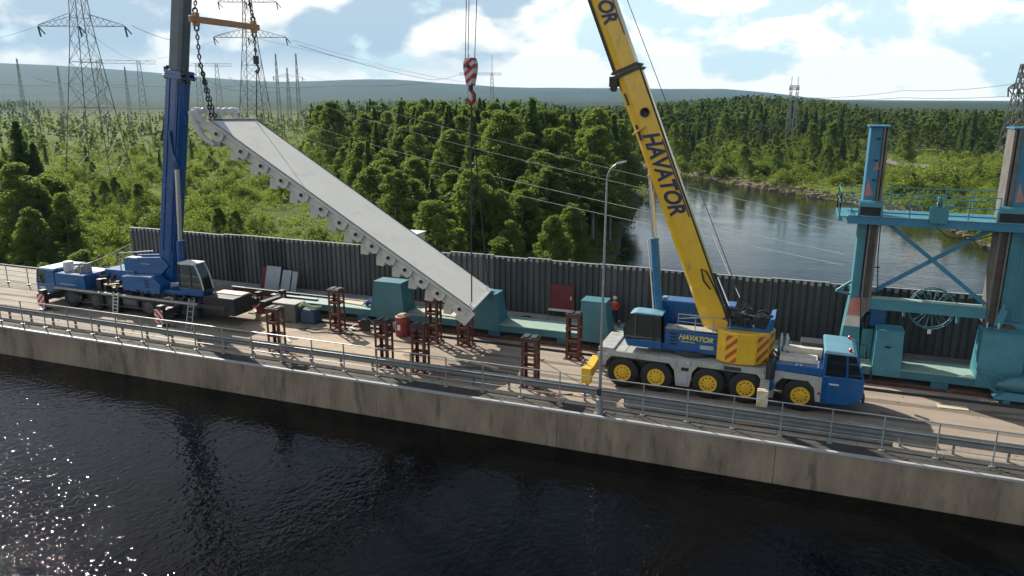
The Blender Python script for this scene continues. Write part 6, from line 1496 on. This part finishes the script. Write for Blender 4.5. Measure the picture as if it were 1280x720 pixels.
for i in order:
    if not ok[i]: continue
    k = T[i][0]
    if count[k] < 285 and D[i] < 420:
        v = int(rng.integers(0, 6)); r, nom, used = PROTO[k, v]; s = HH[i] / nom; wv = rng.uniform(.95, 1.4)
        reg = T[i][4]; reg2 = reg if reg != 'single' else {'birch': 'wood left of the river', 'spruce': 'wood left of the river', 'shrub': 'birch thicket across the river', 'pine': 'wood left of the river'}[k]
        if reg == 'single' and PC[i] < 150: reg2 = 'tall trees at the left edge'
        if reg == 'single' and PC[i] > 900: reg2 = 'birch thicket across the river'
        lb = label_for(k, reg2); gp = {'birch': 'birches ', 'spruce': 'spruces ', 'pine': 'pines ', 'shrub': 'shrubs '}[k] + lb.split(' ', 3)[3]
        if not used:
            o = r; PROTO[k, v] = (r, nom, True); o.location = (X[i], Y[i], Z[i]); o.rotation_euler = (0, 0, rng.uniform(0, 6.28)); o.scale = (s * wv, s * wv, s)
        else: o = dup(r, (X[i], Y[i], Z[i]), rng.uniform(0, 6.28), (s * wv, s * wv, s))
        tag(o, lb, KIND[k]['cat'], gp); count[k] += 1
    else: rest.append(i)
for (k, v), (r, nom, used) in list(PROTO.items()):
    if not used:
        for c in list(r.children): bpy.data.objects.remove(c)
        bpy.data.objects.remove(r)
# the remaining trees read as masses of foliage: one object per belt
LOW = {}
for kind in KIND:
    for q in (0, 1, 2, 3):
        for v in range(5):
            rg = np.random.default_rng(500 + v + q * 10); C = crown_points(kind, rg, (.31, .12, .06, .022)[q]); LOW[kind, q, v] = leaf_quads(C, (.0135, .021, .033, .06)[q] * (1 if kind != 'shrub' else 2.6), rg, .2, 1.2)
belts = {}
for i in rest:
    q = 0 if D[i] < 190 else 1 if D[i] < 420 else (2 if D[i] < 900 else 3)
    V = LOW[T[i][0], q, int(rng.integers(0, 5))] * HH[i]; a = rng.uniform(0, 6.28); c, s = cos(a), sin(a)
    W_ = np.empty_like(V); W_[..., 0] = V[..., 0] * c - V[..., 1] * s + X[i]; W_[..., 1] = V[..., 0] * s + V[..., 1] * c + Y[i]; W_[..., 2] = V[..., 2] + Z[i]
    key = ('near_forest' if D[i] < 420 else 'far_forest' if D[i] < 1100 else 'distant_forest') + ('_shrubs' if T[i][0] == 'shrub' else '')
    t0 = rng.uniform(0, .9) if T[i][0] in ('birch', 'shrub') else rng.uniform(0, .3)
    if T[i][0] in ('birch',): t0 = .45 + t0 * .5
    belts.setdefault((key, T[i][0] in ('shrub',)), []).append((W_, np.full(len(W_), t0) + rng.uniform(0, .12, len(W_))))
for (key, sh), L_ in belts.items():
    o = mesh_quads({'near_forest': 'forest', 'far_forest': 'forest', 'distant_forest': 'forest'}.get(key, 'undergrowth'), np.concatenate([a for a, _ in L_]), M['leaf_shrub' if sh else 'leaf_far'], tint=np.concatenate([c for _, c in L_]))
    tag(o, {'near_forest': 'dense green forest behind the front trees', 'far_forest': 'dark green forest on the slopes beyond the river', 'distant_forest': 'distant forest belt below the blue hills', 'near_forest_shrubs': 'low bright scrub filling the plain', 'far_forest_shrubs': 'low scrub on the far plain', 'distant_forest_shrubs': 'distant low scrub'}[key], 'forest' if not sh else 'undergrowth', None, 'stuff')
# low ground cover close enough to read as leaves
n = 9000; a = rng.uniform(math.atan2(-760, 979.), math.atan2(700, 979.), n); d = 60 + 300 * rng.uniform(0, 1, n) ** .9
gxx = _fh.x * d * np.cos(a) + _r.x * d * np.sin(a); gyy = _fh.y * d * np.cos(a) + _r.y * d * np.sin(a)
k_ = (river_sd(gxx, gyy) > 1.0) & (gyy > 54); gxx, gyy = gxx[k_], gyy[k_]; gz = height(gxx, gyy)
rg = np.random.default_rng(77); Vs = []; Ts = []
base = [leaf_quads(pts_shrub(1, 1.0, 10, 9, rg), .12, rg) for _ in range(6)]
for i in range(len(gxx)):
    h = rg.uniform(.5, 1.5); V = base[i % 6] * h; V = V * np.array([1.4, 1.4, 1]); Vs.append(V + np.array([gxx[i], gyy[i], gz[i]])); Ts.append(np.full(len(V), rg.uniform(0, .9)) + rg.uniform(0, .1, len(V)))
o = mesh_quads('ground_cover', np.concatenate(Vs), M['leaf_shrub'], tint=np.concatenate(Ts)); tag(o, 'low leafy ground cover between the shrubs', 'ground cover', None, 'stuff')
# riprap along the right bank
rg = np.random.default_rng(5); b = MB(); cnt = 0
for i in range(1500):
    seg = RIVER[12:23]; t = rg.uniform(0, len(seg) - 1.001); j = int(t); p = seg[j] + (seg[j + 1] - seg[j]) * (t - j); x, y = p[0] + rg.uniform(-1, 5.5), p[1] + rg.uniform(-1, 3)
    if y < 52: continue
    z = float(height(x, y)); s = rg.uniform(.25, .7)
    if z < RW - .5: continue
    v8 = [(x + sx * s * rg.uniform(.5, 1), y + sy * s * rg.uniform(.5, 1), z + sz * s * rg.uniform(.3, .7)) for sz in (-1, 1) for sx, sy in ((-1, -1), (1, -1), (1, 1), (-1, 1))]
    b.hexa(v8[:4], v8[4:])
tag(b.build('bank_rubble', mat('bank_rock', (.22, .18, .13), .9, var=.4, scale=.6)), 'brown boulders and rubble along the river bank', 'rubble', None, 'stuff')
# gravel track across the river
pr = [az(1118, 300), az(1150, 285), az(1185, 275), az(1215, 270)]; b = MB(); vs = []
for p in pr:
    z = float(height(p.x, p.y)) + .6; vs += [(p.x - 2, p.y - 9, z), (p.x + 2, p.y + 9, z + .3)]
b.add(vs, [(i * 2, i * 2 + 2, i * 2 + 3, i * 2 + 1) for i in range(3)]); st('gravel_track', b, mat('pale_gravel', (.20, .17, .13), .9))

# ------------------------------------------------------------------ pylons and lines
def lattice(name, base, H, w0, w1, arms, label, th=.16, parts_mat='pylon', waist=None, group='steel lattice pylons', rot=YAW, panels=12, peak=0., legs_only=False):
    root = empty(name, base, label, 'pylon', group); B = Vector(base); c, s = cos(rot), sin(rot)
    Pt = lambda x, y, z: B + Vector((x * c - y * s, x * s + y * c, z))
    wid = (lambda z: w0 + (w1 - w0) * z / H) if not waist else (lambda z: w0 + (waist[1] - w0) * z / waist[0] if z < waist[0] else waist[1] + (w1 - waist[1]) * (z - waist[0]) / (H - waist[0]))
    zs = [H * (1 - (1 - i / panels) ** 1.25) for i in range(panels + 1)]
    for sx in (-1, 1):
        for sy in (-1, 1):
            b = MB()
            for z0, z1 in zip(zs[:-1], zs[1:]): b.bar(Pt(sx * wid(z0) / 2, sy * wid(z0) / 2, z0), Pt(sx * wid(z1) / 2, sy * wid(z1) / 2, z1), th * 1.5)
            b.build('leg', M[parts_mat], root)
    b = MB()
    for i, (z0, z1) in enumerate(zip(zs[:-1], zs[1:])):
        a0, a1 = wid(z0) / 2, wid(z1) / 2
        for k in range(4):
            q = [(-1, -1), (1, -1), (1, 1), (-1, 1)]; u, v = q[k], q[(k + 1) % 4]
            b.bar(Pt(u[0] * a0, u[1] * a0, z0), Pt(v[0] * a1, v[1] * a1, z1), th * .8); b.bar(Pt(v[0] * a0, v[1] * a0, z0), Pt(u[0] * a1, u[1] * a1, z1), th * .8)
            if i % 2 == 0: b.bar(Pt(u[0] * a1, u[1] * a1, z1), Pt(v[0] * a1, v[1] * a1, z1), th * .9)
    b.build('bracing', M[parts_mat], root)
    for (z, half, dz) in arms:
        b = MB(); w = wid(z) / 2
        for sx in (-1, 1):
            for sy in (-1, 1):
                b.bar(Pt(sx * w, sy * w, z), Pt(sx * half, 0, z), th); b.bar(Pt(sx * w, sy * w, z + dz), Pt(sx * half, 0, z + .3), th)
            n = 6
            for i in range(n):
                f0, f1 = i / n, (i + 1) / n; x0, x1 = w + (half - w) * f0, w + (half - w) * f1; y0, y1 = w * (1 - f0), w * (1 - f1)
                b.bar(Pt(sx * x0, -y0, z), Pt(sx * x1, -y1, z + dz * (1 - f1) + .3 * f1), th * .7); b.bar(Pt(sx * x0, y0, z + dz * (1 - f0)), Pt(sx * x1, y1, z), th * .7)
        b.build('crossarm', M[parts_mat], root)
        for x in (-half, half, -half * .05):
            MB().path([Pt(x, 0, z), Pt(x + .4, 0, z - 2.6)], .22, 6).path([Pt(x, 0, z), Pt(x + 1.6, 0, z - 1.9)], .16, 6).build('insulator', M['dark'], root)
    return root, Pt
def at_px(x, y, d):
    v = ray(x, y); hd = hypot(v.x, v.y); return CAM + v * (d / hd)
gz_ = lambda p: Vector((p.x, p.y, float(height(p.x, p.y)) - .3))
p1 = gz_(az(113, 235)); za = at_px(105, 33, 235).z - p1.z; ha = (at_px(165, 33, 235) - at_px(42, 33, 235)).length / 2; lattice('power_pylon', p1, 62, 12.0, 1.2, [(za, ha, 3.0), (za + 16, ha * .7, 3)], 'nearest tall lattice pylon left of the blue crane, wide crossarm', th=.10, waist=(za - 1, 3.9), panels=12)
p2 = gz_(az(318, 315)); za = at_px(316, 47, 315).z - p2.z; ha = (at_px(365, 47, 315) - at_px(270, 47, 315)).length / 2; zb_ = at_px(316, 3, 315).z - p2.z; lattice('power_pylon', p2, zb_ + 12, 12.0, 1.2, [(za, ha, 3.2), (zb_, ha * .8, 3)], 'tall lattice pylon behind the orange spreader beam', th=.13, waist=(za - 1, 4.2), panels=12)
for i, (px_, d, H, half, th, lb) in enumerate(((28, 620, 46, 0, .35, 'small faint lattice mast at the far left horizon'), (77, 700, 44, 0, .35, 'faint lattice mast behind the left leg of the nearest pylon'), (160, 680, 44, 0, .35, 'faint lattice mast between the near pylon and the blue boom'), (348, 560, 50, 0, .4, 'left mast of the distant twin masts right of the gate top'), (373, 560, 50, 0, .4, 'right mast of the distant twin masts right of the gate top'), (361, 540, 40, 9.5, .35, 'short pylon with insulators between the distant twin masts'))):
    p = gz_(az(px_, d)); lattice('power_pylon', p, H, 3.0, .5, [(H - 6, half, 2.)] if half else [], lb, th=th * .30, panels=8, parts_mat='pylon_far')
def portal(px0, px1, d, H, label, mast=True, th=.35, ext=4., slim=1.2):
    a, c = gz_(az(px0, d)), gz_(az(px1, d)); root = empty('portal_pylon', a, label, 'pylon', 'portal pylons'); zt = at_px(px0, H, d).z
    dv = (c - a); dv.z = 0; dv.normalize()
    for q in (a, c):
        q = q.copy(); q.z = min(q.z, a.z); b = MB(); t = Vector((q.x, q.y, zt)); n_ = Vector((-dv.y, dv.x, 0)); n = 12
        for s1 in (-1, 1):
            b.bar(q + dv * s1 * slim * 2.2, t + dv * s1 * slim * .6, th * .7)
            for i in range(n):
                f0, f1 = i / n, (i + 1) / n; w0_, w1_ = slim * (2.2 - 1.6 * f0), slim * (2.2 - 1.6 * f1); b.bar(q.lerp(t, f0) + dv * s1 * w0_, q.lerp(t, f1) - dv * s1 * w1_, th * .5)
        if mast: b.bar(t, t + Vector((0, 0, mast)), th * .6)
        b.build('tower_leg', M['pylon_far'], root)
    b = MB(); A = Vector((a.x, a.y, zt)) - dv * ext; C = Vector((c.x, c.y, zt)) + dv * ext
    for dz in (0, -1.6): b.bar(A + Vector((0, 0, dz)), C + Vector((0, 0, dz)), th * .6)
    n = 16
    for i in range(n): b.bar(A.lerp(C, i / n) + Vector((0, 0, -1.6 * (i % 2))), A.lerp(C, (i + 1) / n) + Vector((0, 0, -1.6 * ((i + 1) % 2))), th * .4)
    b.build('crossbeam', M['pylon_far'], root)
    return zt
portal(128, 178, 480, 75, 'thin portal pylon left of the blue boom, long bar on top', mast=0, th=.32, ext=9)
portal(250, 274, 520, 79, 'portal pylon seen right of the blue boom', mast=0, th=.32, ext=9)
portal(587, 615, 640, 91, 'twin masted portal pylon over the trees behind the hook block', mast=14., th=.5, ext=8)
portal(988, 996, 335, 107, 'slim portal pylon rising above the far bank forest', mast=3.6, th=.35, ext=.8, slim=.5)
lattice('power_pylon', gz_(az(1272, 300)), 33, 6.0, .8, [(25.5, 3.5, 1.6)], 'lattice pylon at the right edge behind the gantry column', th=.2, panels=9)
for px_ in (953, 966):
    p = gz_(az(px_, 300)); b = MB(); b.bar(p, p + Vector((0, 0, 13)), .35).bar(p + Vector((-2, -.5, 12)), p + Vector((2, .5, 12)), .3)
    tag(b.build('line_pole', M['pylon']), 'slim wooden line pole in the bank trees, ' + ('left' if px_ < 960 else 'right') + ' one of two', 'pole', 'line poles on the far bank')
# substation portals and busbars on the plain
for i, px_ in enumerate(range(45, 380, 28)):
    d = 415; a = gz_(az(px_, d)); root = empty('busbar_frame', a, 'grey switchyard frame post under the pale busbars', 'frame', 'switchyard frame posts')
    MB().bar(a, a + Vector((0, 0, 12.2)), .3).bar(a + Vector((-1.5, -.6, 12.2)), a + Vector((1.5, .6, 12.2)), .3).build('post', M['pylon'], root)
    MB().tube(a + Vector((0, 0, 12.3)), a + Vector((0, 0, 13.6)), .2, n=6).build('insulator', M['redpaint'], root)
def wire(pts, sag, r, label, mt='wire', group='overhead power lines', n=24):
    fine = []
    for p, q in zip(pts[:-1], pts[1:]):
        p, q = Vector(p), Vector(q)
        for i in range(n + (q == Vector(pts[-1]))): t = i / n; v = p.lerp(q, t); v.z -= 4 * sag * t * (1 - t); fine.append(v)
    return tag(MB().path(fine, r, 4).build('power_line', M[mt]), label, 'power line', group)
wire([at_px(-20, 104, 420), at_px(150, 106, 415), at_px(300, 107, 415), at_px(420, 107, 415), at_px(540, 103, 415)], .8, .16, 'thick pale conductor low across the blue hills')
wire([at_px(40, 133, 412), at_px(130, 134, 412), at_px(235, 135.5, 412), at_px(335, 136.5, 412)], .1, .30, 'pale tubular busbar over the switchyard posts')
wire([at_px(42, 97, 430), at_px(90, 104, 430), at_px(170, 108, 430)], .9, .13, 'sagging pale conductor left of the nearest pylon')
wire([at_px(250, 92, 380), at_px(285, 112, 380), at_px(330, 108, 380)], 1.0, .13, 'drooping pale conductor under the spreader beam')
wire([at_px(286, 96, 400), at_px(318, 114, 400), at_px(352, 112, 400)], .8, .12, 'drooping pale conductor right of the hanging sling')
wire([at_px(165, 32, 236), at_px(232, 52, 330)], 1., .08, 'thin wire leaving the crossarm of the nearest pylon', 'wire_dim')
wire([at_px(372, 56, 315), at_px(540, 100, 400), at_px(575, 92, 640)], 1., .09, 'thin wire sloping down right of the second pylon', 'wire_dim')
wire([at_px(318, 126, 315), at_px(1056, 318, 52)], 2.6, .019, 'lower bright wire slanting down across the wood and the river', 'wire_dim', n=70)
wire([at_px(318, 145, 315), at_px(1056, 332, 52)], 2.6, .019, 'lowest bright wire slanting down across the wood and the river', 'wire_dim', n=70)
wire([at_px(318, 98, 315), at_px(1056, 292, 52)], 2.3, .014, 'third wire from below, crossing the wood behind the hook', 'wire_dim', n=70)
wire([at_px(318, 80, 315), at_px(1056, 280, 52)], 2.1, .012, 'uppermost thin wire crossing the wood behind the hook', 'wire_dim', n=70)
for k, (a, c, sg, lb) in enumerate((((318, 47, 315), (640, 112, 640), 2., 'fine wire sagging from the second pylon towards the portal over the wood'), ((365, 50, 315), (600, 104, 640), 2.5, 'fine wire from the right arm tip of the second pylon'), ((270, 50, 315), (177, 76, 480), 1.5, 'fine wire from the left arm of the second pylon behind the blue boom'),
                                  ((42, 34, 236), (-30, 52, 300), .5, 'short fine wire running off the left edge from the nearest pylon'), ((105, 36, 236), (177, 76, 480), 2., 'fine wire from the middle of the nearest pylon to the portal bar'), ((361, 88, 540), (500, 118, 900), 2., 'faint wire right of the distant twin masts'))):
    wire([at_px(*a), at_px(*c)], sg, .05, lb, 'wire_dim')
wire([at_px(993, 122, 335), at_px(1130, 113, 315), at_px(1278, 103, 300)], 1., .08, 'upper thin wire from the slim portal to the right edge', 'wire_dim')
wire([at_px(993, 124, 335), at_px(1130, 122, 315), at_px(1278, 119, 300)], .6, .08, 'lower thin wire from the slim portal to the right edge', 'wire_dim')
wire([at_px(890, 292, 70), at_px(925, 372, 43)], .05, .02, 'thin stay wire by the foot of the yellow boom', 'wire_dim')

# ------------------------------------------------------------------ haze over the land
hz = MB().box(-11500, -1200, -16, 11500, 10600, 520).build('haze', None); hz['kind'] = 'stuff'; hz['label'] = 'thin summer haze over the valley'; hz['category'] = 'haze'
hm = bpy.data.materials.new('haze'); hm.use_nodes = True; nt = hm.node_tree; nt.nodes.clear()
o_ = nt.nodes.new('ShaderNodeOutputMaterial'); vol = nt.nodes.new('ShaderNodeVolumePrincipled')
vol.inputs['Color'].default_value = (.42, .72, 1.0, 1); vol.inputs['Density'].default_value = .00006; vol.inputs['Anisotropy'].default_value = 0
nt.links.new(vol.outputs[0], o_.inputs['Volume']); hz.data.materials.append(hm)
print('TREES individuals', count, 'rest', len(rest))
